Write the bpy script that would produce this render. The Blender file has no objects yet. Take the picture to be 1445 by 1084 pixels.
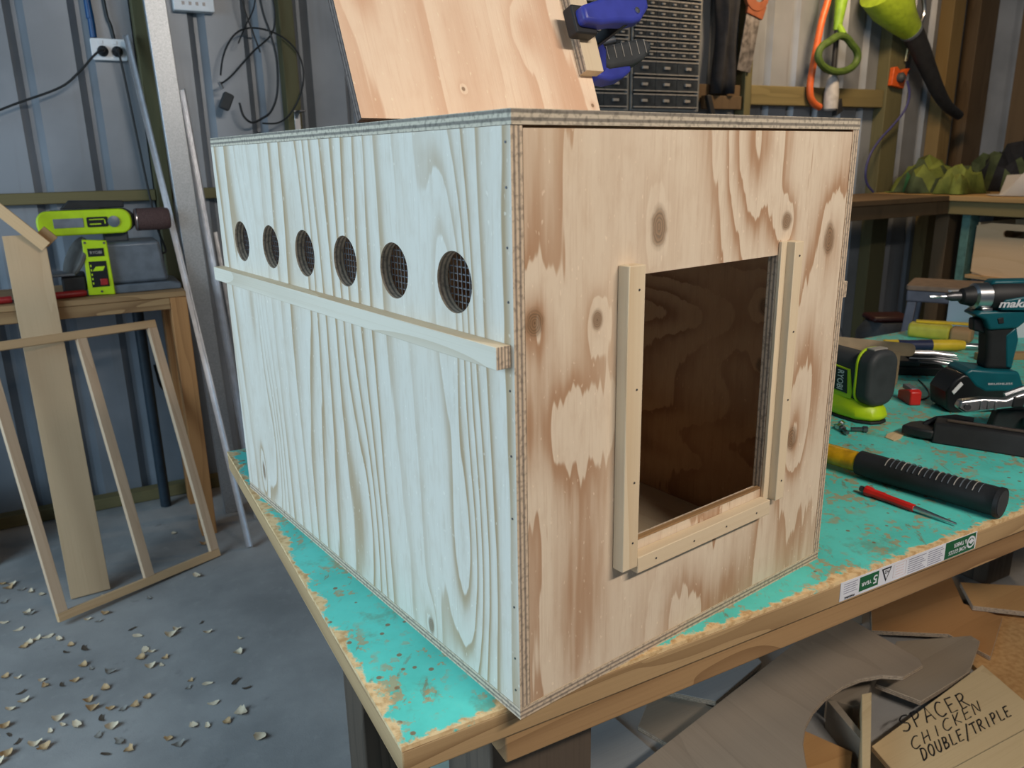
import bpy, bmesh, math, random
from mathutils import Matrix, Vector, Euler
random.seed(7)
D2R = math.pi/180
SC = bpy.context.scene
COL = SC.collection
# ------------------------------------------------------------------ camera
T = 0.85                      # height of the painted table top
BOXA = 8.7*D2R                # the box stands turned on the table
BOX0 = Vector((0.114, -0.022, T))
cam = bpy.data.cameras.new('camera'); cam_o = bpy.data.objects.new('camera', cam); COL.objects.link(cam_o)
yaw, pitch, roll = (61.4228*D2R, -15.7935*D2R, -1.0384*D2R)
fw = Vector((math.cos(pitch)*math.cos(yaw), math.cos(pitch)*math.sin(yaw), math.sin(pitch)))
rt = Vector((math.sin(yaw), -math.cos(yaw), 0)); up = rt.cross(fw)
r2 = rt*math.cos(roll)+up*math.sin(roll); u2 = -rt*math.sin(roll)+up*math.cos(roll)
cam_o.matrix_world = Matrix(((r2.x, u2.x, -fw.x, -0.198), (r2.y, u2.y, -fw.y, -0.590), (r2.z, u2.z, -fw.z, 1.371), (0, 0, 0, 1)))
cam.sensor_width = 36; cam.lens = 36*1116.6/1445; cam.clip_start = 0.02
cam.dof.use_dof = True; cam.dof.focus_distance = 0.95; cam.dof.aperture_fstop = 11
SC.camera = cam_o
# ------------------------------------------------------------------ world, daylight and lamps
W = bpy.data.worlds.new('world'); SC.world = W; W.use_nodes = True
W.node_tree.nodes['Background'].inputs[0].default_value = (0.55, 0.72, 1.0, 1)
W.node_tree.nodes['Background'].inputs[1].default_value = 0.6
def area(name, loc, target, sx, sy, power, colr):
    l = bpy.data.lights.new(name, 'AREA'); l.shape = 'RECTANGLE'; l.size = sx; l.size_y = sy; l.energy = power; l.color = colr
    o = bpy.data.objects.new(name, l); COL.objects.link(o); o.location = loc
    o.rotation_euler = (Vector(target)-Vector(loc)).to_track_quat('-Z', 'Y').to_euler(); return o
area('daylight_door', (-2.72, 0.5, 1.80), (0.2, 0.35, 0.90), 2.6, 1.5, 90, (0.60, 0.83, 1.0))      # the open roller door
area('ceiling_batten', (0.75, -1.65, 2.64), (0.6, -0.2, 0.9), 1.3, 0.16, 55, (1.0, 0.88, 0.76))      # the batten light over the bench
area('corner_lamp', (3.45, 2.10, 2.60), (3.6, 2.6, 1.7), 0.5, 0.2, 23, (1.0, 0.70, 0.42))            # the warm lamp by the tool wall
SC.view_settings.view_transform = 'Standard'; SC.view_settings.look = 'None'
SC.view_settings.gamma = 1; SC.view_settings.use_curve_mapping = False; SC.view_settings.exposure = 0.0
# ------------------------------------------------------------------ object helpers
def tag(o, label=None, cat=None, group=None, kind=None):
    if label: o['label'] = label
    if cat: o['category'] = cat
    if group: o['group'] = group
    if kind: o['kind'] = kind
    return o
def thing(name, loc, rot=(0, 0, 0), label=None, cat=None, group=None):
    o = bpy.data.objects.new(name, None); COL.objects.link(o); o.empty_display_size = .05
    o.location = loc; o.rotation_euler = rot if isinstance(rot, (tuple, Euler)) else (0, 0, rot)
    return tag(o, label, cat, group)
def copy_tree(o, parent=None):
    c = o.copy(); COL.objects.link(c)
    if parent: c.parent = parent
    for ch in o.children: copy_tree(ch, c)
    return c
class MB:
    def __init__(s): s.v = []; s.f = []; s.mi = []
    def add(s, vs, fs, mi=0, M=None):
        b = len(s.v)
        s.v += [tuple(M @ Vector(v)) if M else tuple(v) for v in vs]
        for k, f in enumerate(fs):
            s.f.append([i+b for i in f]); s.mi.append(mi[k] if isinstance(mi, (list, tuple)) else mi)
        return s
    def box(s, x0, x1, y0, y1, z0, z1, mi=0, M=None):   # mi may be one index per face: -x +x -y +y -z +z
        vs = [(x, y, z) for x in (x0, x1) for y in (y0, y1) for z in (z0, z1)]
        return s.add(vs, [(0, 1, 3, 2), (4, 6, 7, 5), (0, 4, 5, 1), (2, 3, 7, 6), (0, 2, 6, 4), (1, 5, 7, 3)], mi, M)
    def prism(s, poly, h0, h1, axis='z', mi=0, side=None, M=None):
        # poly in the two other axes; axis 'y': poly=(x,z); axis 'x': poly=(y,z)
        ar = sum(poly[i][0]*poly[(i+1) % len(poly)][1]-poly[(i+1) % len(poly)][0]*poly[i][1] for i in range(len(poly)))
        if ar < 0: poly = poly[::-1]
        if axis == 'y': poly = poly[::-1]
        mk = {'z': lambda p, h: (p[0], p[1], h), 'y': lambda p, h: (p[0], h, p[1]), 'x': lambda p, h: (h, p[0], p[1])}[axis]
        n = len(poly); vs = [mk(p, h0) for p in poly]+[mk(p, h1) for p in poly]
        fs = [list(range(n))[::-1], list(range(n, 2*n))]+[(i, (i+1) % n, n+(i+1) % n, n+i) for i in range(n)]
        sd = mi if side is None else side
        return s.add(vs, fs, [mi, mi]+[sd]*n, M)
    def tube(s, pts, r, n=8, mi=0, caps=True, M=None, closed=False, flat=1.0):
        P = [Vector(p) for p in pts]; N = len(P); R = r if isinstance(r, (list, tuple)) else [r]*N
        vs = []; prev = None
        for i in range(N):
            a = P[(i-1) % N] if (closed or i) else P[0]; b = P[(i+1) % N] if (closed or i < N-1) else P[-1]
            d = (b-a).normalized()
            if prev is None:
                q = Vector((0, 0, 1)) if abs(d.z) < .9 else Vector((1, 0, 0)); x = d.cross(q).normalized()
            else: x = (prev-d*prev.dot(d)).normalized()
            prev = x; y = d.cross(x)
            for k in range(n):
                t = 2*math.pi*k/n; vs.append(P[i]+(x*math.cos(t)+y*math.sin(t)*flat)*R[i])
        fs = []
        for i in range(N if closed else N-1):
            j = (i+1) % N
            for k in range(n): fs.append((i*n+k, i*n+(k+1) % n, j*n+(k+1) % n, j*n+k))
        if caps and not closed: fs += [tuple(range(n))[::-1], tuple(range((N-1)*n, N*n))]
        return s.add(vs, fs, mi, M)
    def lathe(s, prof, n=20, mi=0, M=None):             # profile (r, z)
        vs = []; fs = []
        for (r, z) in prof: vs += [(r*math.cos(2*math.pi*k/n), r*math.sin(2*math.pi*k/n), z) for k in range(n)]
        for i in range(len(prof)-1):
            for k in range(n): fs.append((i*n+k, i*n+(k+1) % n, (i+1)*n+(k+1) % n, (i+1)*n+k))
        fs += [tuple(range(n))[::-1], tuple(range((len(prof)-1)*n, len(prof)*n))]
        return s.add(vs, fs, mi, M)
    def build(s, name, mats, parent=None, bevel=0, seg=2, smooth=True, ang=35, sub=0):
        me = bpy.data.meshes.new(name); me.from_pydata(s.v, [], s.f)
        if not isinstance(mats, (list, tuple)): mats = [mats]
        for m in mats: me.materials.append(m)
        for p, k in zip(me.polygons, s.mi): p.material_index = k
        me.update()
        bm = bmesh.new(); bm.from_mesh(me)
        if sub != 9: bmesh.ops.remove_doubles(bm, verts=bm.verts, dist=1e-6)
        bmesh.ops.recalc_face_normals(bm, faces=bm.faces); bm.to_mesh(me); bm.free()
        if smooth:
            for p in me.polygons: p.use_smooth = True
            me.set_sharp_from_angle(angle=ang*D2R)
        o = bpy.data.objects.new(name, me); COL.objects.link(o)
        if parent: o.parent = parent
        if bevel:
            b = o.modifiers.new('bevel', 'BEVEL'); b.width = bevel; b.segments = seg; b.limit_method = 'ANGLE'; b.angle_limit = 40*D2R
        if sub and sub != 9:
            m = o.modifiers.new('sub', 'SUBSURF'); m.levels = sub; m.render_levels = sub
        return o
def solo(m, name, mats, label, cat, group=None, loc=(0, 0, 0), rot=(0, 0, 0), **k):
    o = m.build(name, mats, **k); o.location = loc; o.rotation_euler = rot; return tag(o, label, cat, group)
def spline(pts, n=6, closed=False):
    P = [Vector(p) for p in pts]; N = len(P); out = []
    for i in range(N if closed else N-1):
        g = (lambda k: P[k % N]) if closed else (lambda k: P[max(0, min(N-1, k))])
        a, b, c, d = g(i-1), g(i), g(i+1), g(i+2)
        for k in range(n):
            t = k/n; out.append(.5*((2*b)+(c-a)*t+(2*a-5*b+4*c-d)*t*t+(3*b-a-3*c+d)*t*t*t))
    if not closed: out.append(P[-1])
    return out
def rrect(x0, x1, y0, y1, r, n=4):
    out = []
    for cx, cy, a in ((x1-r, y1-r, 0), (x0+r, y1-r, 90), (x0+r, y0+r, 180), (x1-r, y0+r, 270)):
        out += [(cx+r*math.cos((a+90*k/n)*D2R), cy+r*math.sin((a+90*k/n)*D2R)) for k in range(n+1)]
    return out
def TR(x=0, y=0, z=0, rx=0, ry=0, rz=0): return Matrix.Translation((x, y, z)) @ Euler((rx*D2R, ry*D2R, rz*D2R)).to_matrix().to_4x4()
def text_mesh(body, bold=0, shear=0):
    c = bpy.data.curves.new('lettering', 'FONT'); c.body = body; c.size = 1; c.align_x = 'CENTER'; c.align_y = 'CENTER'
    c.offset = bold; c.shear = shear; c.resolution_u = 3
    o = bpy.data.objects.new('lettering', c); COL.objects.link(o); bpy.context.view_layer.update()
    me = bpy.data.meshes.new_from_object(o.evaluated_get(bpy.context.evaluated_depsgraph_get()))
    bpy.data.objects.remove(o); bpy.data.curves.remove(c); return me
TXT = {k: text_mesh(k, b, s) for k, b, s in (('RYOBI', .015, 0), ('makita', .03, .25), ('BRUSHLESS', .01, 0), ('5', .02, 0), ('YEAR', .02, 0), ('HOME GOODS', .012, 0), ('& TIMBER', .012, 0), ('WARNING', .02, 0), ('H2', .02, 0))}
def lettering(body, height, mat, parent, M, width=None, name='lettering'):
    me = TXT[body].copy(); xs = [v.co.x for v in me.vertices]; ys = [v.co.y for v in me.vertices]
    sy = height/(max(ys)-min(ys)); sx = width/(max(xs)-min(xs)) if width else sy
    cx, cy = (max(xs)+min(xs))/2, (max(ys)+min(ys))/2
    me.transform(M @ Matrix.Diagonal((sx, sy, 1, 1)) @ Matrix.Translation((-cx, -cy, 0)))
    me.materials.clear(); me.materials.append(mat)
    o = bpy.data.objects.new(name, me); COL.objects.link(o); o.parent = parent; return o
# ------------------------------------------------------------------ material helpers
class S:
    def __init__(s, nt, o): s.nt = nt; s.o = o
    def m(s, op, *a, clamp=False):
        n = s.nt.nodes.new('ShaderNodeMath'); n.operation = op; n.use_clamp = clamp
        for i, x in enumerate((s,)+a):
            if isinstance(x, S): s.nt.links.new(x.o, n.inputs[i])
            else: n.inputs[i].default_value = x
        return S(s.nt, n.outputs[0])
    def __add__(s, b): return s.m('ADD', b)
    def __radd__(s, b): return s.m('ADD', b)
    def __sub__(s, b): return s.m('SUBTRACT', b)
    def __rsub__(s, b): return (s*-1)+b
    def __mul__(s, b): return s.m('MULTIPLY', b)
    def __rmul__(s, b): return s.m('MULTIPLY', b)
    def __truediv__(s, b): return s.m('DIVIDE', b)
    def fract(s): return s.m('FRACT')
    def pw(s, e): return s.m('POWER', e)
    def step(s, lo, hi):
        n = s.nt.nodes.new('ShaderNodeMapRange'); n.interpolation_type = 'SMOOTHSTEP'
        s.nt.links.new(s.o, n.inputs[0]); n.inputs[1].default_value = lo; n.inputs[2].default_value = hi; return S(s.nt, n.outputs[0])
class Mat:
    def __init__(s, name, rough=.6, metal=0, spec=.4):
        s.m = bpy.data.materials.new(name); s.m.use_nodes = True; s.nt = s.m.node_tree; s.b = s.nt.nodes['Principled BSDF']
        s.b.inputs['Roughness'].default_value = rough; s.b.inputs['Metallic'].default_value = metal
        s.b.inputs['Specular IOR Level'].default_value = spec
        tc = s.nt.nodes.new('ShaderNodeTexCoord'); sp = s.nt.nodes.new('ShaderNodeSeparateXYZ')
        s.tc = tc; s.nt.links.new(tc.outputs['Object'], sp.inputs[0]); s.x, s.y, s.z = (S(s.nt, sp.outputs[i]) for i in range(3))
    def vec(s, x, y, z):
        n = s.nt.nodes.new('ShaderNodeCombineXYZ')
        for i, a in enumerate((x, y, z)):
            if isinstance(a, S): s.nt.links.new(a.o, n.inputs[i])
            else: n.inputs[i].default_value = a
        return S(s.nt, n.outputs[0])
    def noise(s, v, scale=1, detail=2, rough=.5, dist=0):
        n = s.nt.nodes.new('ShaderNodeTexNoise'); s.nt.links.new(v.o, n.inputs['Vector'])
        n.inputs['Scale'].default_value = scale; n.inputs['Detail'].default_value = detail; n.inputs['Roughness'].default_value = rough; n.inputs['Distortion'].default_value = dist
        return S(s.nt, n.outputs[0])
    def voro(s, v, scale=1, out='Distance'):
        n = s.nt.nodes.new('ShaderNodeTexVoronoi'); s.nt.links.new(v.o, n.inputs['Vector']); n.inputs['Scale'].default_value = scale
        return S(s.nt, n.outputs[out])
    def obj(s): return S(s.nt, s.tc.outputs['Object'])
    def rnd(s):
        n = s.nt.nodes.new('ShaderNodeObjectInfo'); return S(s.nt, n.outputs['Random'])
    def mix(s, f, a, b):
        n = s.nt.nodes.new('ShaderNodeMix'); n.data_type = 'RGBA'; n.clamp_factor = True
        for i, x in ((0, f), (6, a), (7, b)):
            if isinstance(x, S): s.nt.links.new(x.o, n.inputs[i])
            elif i == 0: n.inputs[0].default_value = x
            else: n.inputs[i].default_value = (*x, 1)
        return S(s.nt, n.outputs[2])
    def col(s, c):
        if isinstance(c, S): s.nt.links.new(c.o, s.b.inputs['Base Color'])
        else: s.b.inputs['Base Color'].default_value = (*c, 1)
        return s
    def rgh(s, r): s.nt.links.new(r.o, s.b.inputs['Roughness']); return s
    def bump(s, h, strength=.3, dist=.002):
        n = s.nt.nodes.new('ShaderNodeBump'); n.inputs['Strength'].default_value = strength; n.inputs['Distance'].default_value = dist
        s.nt.links.new(h.o, n.inputs['Height']); s.nt.links.new(n.outputs[0], s.b.inputs['Normal']); return s
def srgb(r, g, b): return tuple(((c/255)/12.92 if c/255 <= .04045 else ((c/255+.055)/1.055)**2.4) for c in (r, g, b))
def plain(name, c, rough=.5, metal=0, var=.12, scale=30, spec=.4):
    m = Mat(name, rough, metal, spec); n = m.noise(m.obj(), scale, 3)
    d = tuple(x*(1-2.2*var) for x in c); return m.col(m.mix(n.step(.3, .75), c, d)).m
def wood(name, light, dark, axis='z', rings=9, line=.75, rough=.65, fibre=.25, knots=0):
    """grain along one axis: contour lines of a stretched noise, like the growth rings of sawn or peeled timber"""
    m = Mat(name, rough, 0, .3); off = m.rnd()*7.3
    k = {'x': (1.0, 9, 9), 'y': (9, 1.0, 9), 'z': (9, 9, 1.0)}[axis]
    v = m.vec(m.x*k[0]+off, m.y*k[1]+off, m.z*k[2]+off)
    f = m.noise(v, 1, 2, .45)*rings
    g = f.fract(); ln = g.pw(3)*line*m.noise(v, .7, 1).step(.2, .7)
    fv = m.vec(m.x*k[0]*(3 if axis == 'x' else 45), m.y*k[1]*(3 if axis == 'y' else 45), m.z*k[2]*(3 if axis == 'z' else 45))
    fb = m.noise(fv, 1, 2, .6)
    c = m.mix(ln, light, dark)
    c = m.mix(fb.step(.45, .8)*fibre, c, dark)
    c = m.mix(m.noise(m.obj(), 5, 3).step(.5, .8)*.25, c, tuple(x*.75 for x in light))
    return m.col(c).bump(fb, .15, .001).m
def ply_edge(name, axis, t=.012, layers=5, off=0, light=srgb(205, 185, 160), dark=srgb(112, 102, 96)):
    m = Mat(name, .8, 0, .2); a = {'x': m.x, 'y': m.y, 'z': m.z}[axis]
    k = ((a-off)/t*layers*.5+.25)
    wob = m.noise(m.vec(m.x*60, m.y*60, m.z*60), 1, 2)*.12
    s = (k+wob).fract().m('SUBTRACT', .5).m('ABSOLUTE').step(.16, .38)*.75
    n = m.noise(m.vec(m.x*220, m.y*220, m.z*220), 1, 2)
    c = m.mix(s, light, dark); c = m.mix(n.step(.45, .7)*.45, c, tuple(x*.5 for x in dark))
    return m.col(c).bump(n, .3, .001).m
# ------------------------------------------------------------------ materials
def gauss(u, u0, su, v, v0, sv):
    a = (u-u0)/su; b = (v-v0)/sv
    return ((a*a+b*b)*-1).m('EXPONENT')
def face_ply(name, u, v, base, line, arches, knots, freq, wander, wide, stain, ust, vst, kamp=1.2, dens=.8, jag=.5):
    """one veneer sheet: growth rings run up the sheet and bend around the listed arches and knots"""
    m = Mat(name, .62, 0, .3); U = {'x': m.x, 'y': m.y}[u]; V = m.z
    n1 = m.noise(m.vec(U*ust, V*vst, 3.7), 1, 1.5, .4)
    F = U*freq+n1*wander+(m.noise(m.vec(U*75, V*5, 4.4), 1, 2, .6)-.5)*jag
    for (u0, v0, su, sv, a) in arches: F = F+gauss(U, u0, su, V, v0, sv)*a
    kd = None
    for (u0, v0, su, sv) in knots:
        F = F+gauss(U, u0, su*2.0, V, v0, sv*2.6)*kamp
        a = (U-u0)/su; b = (V-v0)/sv; d = (a*a+b*b).pw(.5)+m.noise(m.vec(U*80, V*80, 0), 1, 2)*.35
        kk = d*-1+1.25; kd = kk if kd is None else kd.m('MAXIMUM', kk)
    g = F.fract()
    thin = g.step(.55, .93)*(1-g.step(.95, 1.0))
    amt = m.noise(m.vec(U*9, V*1.6, 9.1), 1, 2).step(.22, .62)
    broad = g.step(.15, .9)*(1-g.step(.93, 1.0))
    fib = m.noise(m.vec(U*420, V*16, 1.3), 1, 2, .6)
    c = m.mix((thin*(1-wide)+broad*wide)*amt*dens, base, line)
    c = m.mix(fib.step(.5, .78)*.20, c, line); c = m.mix(m.noise(m.vec(U*90, V*30, 7.7), 1, 3, .6).step(.45, .75)*.16, c, line)
    c = m.mix(m.noise(m.vec(U*6, V*2.2, 5.0), 1, 3).step(.48, .75)*stain, c, tuple(x*y for x, y in zip(base, (.86, .76, .66))))
    fleck = m.noise(m.vec(U*260, V*120, 2.2), 1, 1).step(.70, .78)
    c = m.mix(fleck*.35, c, tuple(min(1, x*1.35) for x in base))
    if kd:
        ring = (kd*5.5).fract()
        kc = m.mix(ring.step(.3, .8), srgb(138, 106, 76), srgb(100, 78, 56))
        c = m.mix(kd.step(.0, .55)*.8, c, kc); c = m.mix(kd.step(.9, 1.2)*.7, c, srgb(84, 62, 44))
    return m.col(c).bump(fib+fleck*.6, .22, .0012).m
CREAM = srgb(226, 213, 190)
M_LEFT = face_ply('pale pine plywood side', 'y', 'z', srgb(214, 206, 192), srgb(168, 142, 108),
    [(.10, .40, .034, .13, 2.8), (.085, .15, .036, .17, 3.4), (.30, .10, .035, .16, 1.8), (.62, .34, .03, .12, 2.2), (.60, .12, .034, .13, 2.4), (.42, .45, .03, .2, .8)],
    [(.160, .024, .007, .013), (.655, .055, .006, .018)], 32, 4.6, .38, .12, 7, .9, 1.4, 1.0, .35)
M_FRONT = face_ply('rotary cut plywood front', 'x', 'z', srgb(220, 203, 180), srgb(170, 132, 100),
    [(.31, .54, .045, .09, 1.7), (.05, .29, .10, .07, 1.2), (.08, .10, .05, .16, 1.1), (.43, .25, .04, .13, 1.3), (.25, .02, .08, .07, 1.0)],
    [(.174, .458, .013, .023), (.023, .387, .012, .015), (.096, .380, .008, .012), (.465, .426, .013, .023), (.422, .190, .013, .018), (.378, .452, .011, .012)], 7, 4.6, .6, .5, 6, 1.5, 1.1, .95, .9)
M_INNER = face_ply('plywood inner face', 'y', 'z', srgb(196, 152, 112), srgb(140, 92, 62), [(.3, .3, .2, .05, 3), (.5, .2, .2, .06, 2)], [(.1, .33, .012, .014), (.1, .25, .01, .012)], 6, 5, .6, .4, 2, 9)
M_LID = face_ply('pink tinged plywood panel', 'x', 'z', srgb(238, 214, 188), srgb(208, 164, 132), [(.03, .15, .02, .05, 1.0), (.24, .11, .02, .04, 1.0)], [(.135, .036, .003, .003), (.327, .022, .003, .003)], 14, 3, .9, .3, 9, 1.5, .7, .8)
E_X, E_Y, E_Z = (ply_edge('plywood edge layers '+a, a) for a in 'xyz')
E_SHADE = ply_edge('shaded plywood edge', 'y', .012, 5, 0, srgb(120, 106, 98), srgb(60, 52, 50))  # shade on the tilted panel's edges, put into the layer colours
PINE_X, PINE_Y, PINE_Z = (wood('planed pine strip '+a, srgb(220, 202, 172), srgb(196, 166, 126), a, 5, .5) for a in 'xyz')
RAIL_Y = wood('plywood rail face', srgb(214, 204, 186), srgb(178, 158, 128), 'y', 6, .5)
OREGON_X = wood('brown timber along x', srgb(164, 130, 90), srgb(112, 80, 50), 'x', 8, .9)
OREGON_Y = wood('brown timber along y', srgb(176, 146, 106), srgb(120, 92, 60), 'y', 7, .7)
OREGON_Z = wood('brown timber upright', srgb(178, 128, 80), srgb(126, 82, 46), 'z', 7, .7)
TREATED_X = wood('treated pine along x', srgb(116, 106, 72), srgb(86, 78, 50), 'x', 5, .5)
TREATED_Y = wood('treated pine along y', srgb(116, 106, 72), srgb(86, 78, 50), 'y', 5, .5)
TREATED_Z = wood('treated pine upright', srgb(98, 94, 66), srgb(70, 66, 44), 'z', 5, .5)
FRAME_Z = wood('light frame timber upright', srgb(222, 192, 160), srgb(190, 150, 116), 'z', 5, .5)
FRAME_X = wood('light frame timber across', srgb(222, 186, 142), srgb(190, 146, 100), 'x', 5, .5)
BOARD_Z = wood('leaning plywood board', srgb(200, 170, 134), srgb(172, 136, 100), 'z', 4, .5)
LEG_DK = wood('weathered dark post', srgb(88, 76, 64), srgb(46, 39, 33), 'z', 9, .9)
WALN = wood('dark brown post', srgb(92, 76, 56), srgb(60, 48, 34), 'z', 5, .5)
def offcut(n, a, b, ax='x'): return wood(n, srgb(*a), srgb(*b), ax, 4, .45, .6)
OFF = [offcut('offcut brown', (178, 132, 84), (142, 98, 56)), offcut('offcut tan', (200, 156, 104), (170, 122, 74)), offcut('offcut grey', (150, 138, 122), (122, 110, 96)),
       offcut('offcut pale', (214, 190, 148), (180, 150, 106)), offcut('offcut cool', (150, 156, 160), (118, 122, 126)), offcut('offcut big', (152, 137, 120), (120, 106, 92), 'y')]
def chip_mat():
    m = Mat('particle board', .85, 0, .2); n = m.voro(m.obj(), 160, 'Color'); k = m.noise(m.obj(), 70, 4)
    return m.col(m.mix(k.step(.3, .75), srgb(206, 164, 112), srgb(184, 140, 90))).bump(k, .3, .001).m
CHIP = chip_mat()
STEEL = plain('bright steel', (.62, .63, .65), .28, 1, .1)
DKSTEEL = plain('dark steel', (.16, .16, .17), .4, .9, .1)
ALU = plain('aluminium bar', (.80, .82, .86), .32, .85, .06)
def galv():
    m = Mat('galvanised steel', .42, .75); v = m.voro(m.obj(), 420, 'Color'); sp = m.nt.nodes.new('ShaderNodeSeparateXYZ'); m.nt.links.new(v.o, sp.inputs[0])
    q = S(m.nt, sp.outputs[0]); return m.col(m.mix(q, (.36, .38, .40), (.50, .52, .54))).m
GALV = galv()
BLACK = plain('black rubber', (.018, .019, .021), .55, 0, .15)
BLACKG = plain('glossy black plastic', (.014, .015, .017), .3, 0, .1)
CABLE = plain('black cable', (.02, .021, .022), .5, 0, .1)
GREY = plain('dark grey plastic', (.075, .085, .095), .45, 0, .1)
GREYD = plain('charcoal rubber', (.045, .05, .054), .6, 0, .12)
GREYL = plain('slate grey cast metal', (.15, .175, .205), .4, .3, .1)
WHITE = plain('white plastic', (.78, .8, .82), .35, 0, .04)
LIME = plain('lime green plastic', (.50, .72, .012), .38, 0, .05)
GREEN = plain('green plastic', (.22, .40, .03), .4, 0, .1)
DKGREEN = plain('dark green grip', (.06, .11, .018), .6, 0, .15)
BLUE = plain('blue clamp plastic', (.045, .06, .38), .4, 0, .12)
TEAL = plain('teal tool plastic', (.004, .105, .135), .35, 0, .08)
RED = plain('red plastic', (.62, .02, .015), .35, 0, .08)
DKRED = plain('dark red handle', (.35, .02, .02), .4, 0, .1)
YELLOW = plain('amber yellow handle', (.66, .36, .01), .25, 0, .18, 60)
YELLOWP = plain('yellow plastic', (.72, .5, .03), .4, 0, .1)
OLIVEY = plain('olive yellow block', (.52, .47, .05), .5, 0, .1)
NAVY = plain('navy grip', (.018, .025, .075), .5, 0, .1)
ORANGE = plain('orange plastic', (.62, .1, .015), .4, 0, .12)
ORANGEP = plain('orange painted tube', (.6, .12, .03), .4, 0, .1)
BELT = plain('brown sanding belt', (.10, .055, .05), .85, 0, .2, 300)
CARD = plain('cardboard', (.46, .33, .20), .8, 0, .1)
INK = plain('black marker ink', (.01, .01, .012), .7, 0, .05)
PRINTG = plain('green label print', (.01, .11, .04), .5, 0, .08)
PRINTW = plain('white label paper', (.72, .73, .78), .5, 0, .05)
PRINTGR = plain('grey label print', (.28, .29, .36), .6, 0, .05)
PRINTR = plain('pale red label print', (.60, .46, .47), .6, 0, .05)
SAWST = plain('old saw steel', (.30, .28, .27), .45, .7, .35, 25)
CLOTHD = plain('dark cloth', (.012, .014, .02), .85, 0, .2)
CLOTHG = plain('green cloth', (.03, .13, .045), .8, 0, .2, 12)
CLOTHY = plain('yellow green cloth', (.16, .20, .035), .8, 0, .2, 12)
CLOTHO = plain('olive cloth', (.06, .085, .035), .8, 0, .25, 12)
BLUEC = plain('blue conduit', (.01, .075, .22), .35, 0, .1)
CORDB = plain('blue cord', (.05, .05, .16), .5, 0, .1)
MINT = plain('mint painted timber', (.09, .2, .18), .6, 0, .15)
def clear(name, c, a, rough=.2):
    m = Mat(name, rough); m.col(c); m.b.inputs['Alpha'].default_value = a; return m.m
DRAWER = plain('smoked drawer plastic', (.05, .058, .066), .18, 0, .2, 20)
DRAWERP = plain('drawer contents', (.2, .2, .19), .5, 0, .5, 60)
LIP = plain('grey drawer lip', (.36, .34, .31), .35, 0, .1)
CABF = plain('grey cabinet frame', (.17, .18, .18), .45, 0, .1)
POLY = clear('cloudy plastic sheet', (.62, .6, .58), .5, .35)
TUB = clear('cloudy white tub', (.75, .77, .8), .85, .4)
def corr():
    m = Mat('zinc coated sheet', .40, .25); n = m.noise(m.obj(), 2.2, 4); k = m.noise(m.vec(m.x*30, m.y*30, m.z*2), 1, 3)
    c = m.mix(n.step(.35, .7), (.28, .305, .34), (.19, .21, .235)); c = m.mix(k.step(.55, .8)*.3, c, (.16, .15, .14)); return m.col(c).m
CORR = corr()
def concrete():
    m = Mat('worn concrete', .7, 0, .3); n = m.noise(m.obj(), 1.6, 5, .6); k = m.noise(m.obj(), 22, 4, .6); f = m.noise(m.obj(), 240, 2)
    c = m.mix(n.step(.32, .68), (.36, .355, .345), (.225, .225, .222)); c = m.mix(k.step(.55, .8)*.4, c, (.42, .41, .39))
    c = m.mix((m.noise(m.obj(), 6, 4, .7).step(.62, .75))*.45, c, (.085, .083, .078)); c = m.mix(f.step(.6, .75)*.2, c, (.09, .09, .088))
    return m.col(c).bump(k+f*.4, .25, .003).m
CONC = concrete()
def painted_top():
    m = Mat('worn turquoise paint on board', .5, 0, .35)
    big = m.noise(m.obj(), 7, 5, .65); mid = m.noise(m.obj(), 26, 4, .65); fine = m.noise(m.obj(), 95, 3, .6)
    paint = m.mix(big.step(.3, .7), srgb(96, 214, 202), srgb(80, 192, 180))
    paint = m.mix(fine.step(.55, .75)*.25, paint, srgb(132, 196, 176))
    edge = m.x.m('MINIMUM', m.y)                                    # bare along the worn front and side edges
    bare = 1-(edge-mid*.05-big*.03-fine*.02).step(-.045, -.039)
    chip1 = (mid*.55+fine*.5).step(.555, .59)*big.step(.38, .52)
    scr = m.noise(m.vec(m.x*10+m.y*14, m.x*-46+m.y*32, 0), 1, 4, .7).step(.58, .66)*big.step(.38, .55)
    stain = m.noise(m.obj(), 15, 5, .7).step(.55, .70)
    spots = 1-m.voro(m.obj(), 42).step(.10, .15); sel = m.noise(m.obj(), 11, 2).step(.42, .47)
    board = m.mix(fine.step(.4, .7), srgb(226, 196, 148), srgb(190, 150, 100))
    c = m.mix(stain*.45, paint, srgb(112, 112, 72)); c = m.mix(scr*.65, c, srgb(130, 104, 64))
    c = m.mix(chip1*.7, c, srgb(176, 140, 92)); c = m.mix(spots*sel*.85, c, srgb(132, 92, 58)); c = m.mix(bare, c, board)
    return m.col(c).bump((1-bare)*1.0+fine*.25, .35, .0012).m
PAINT = painted_top()
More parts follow.
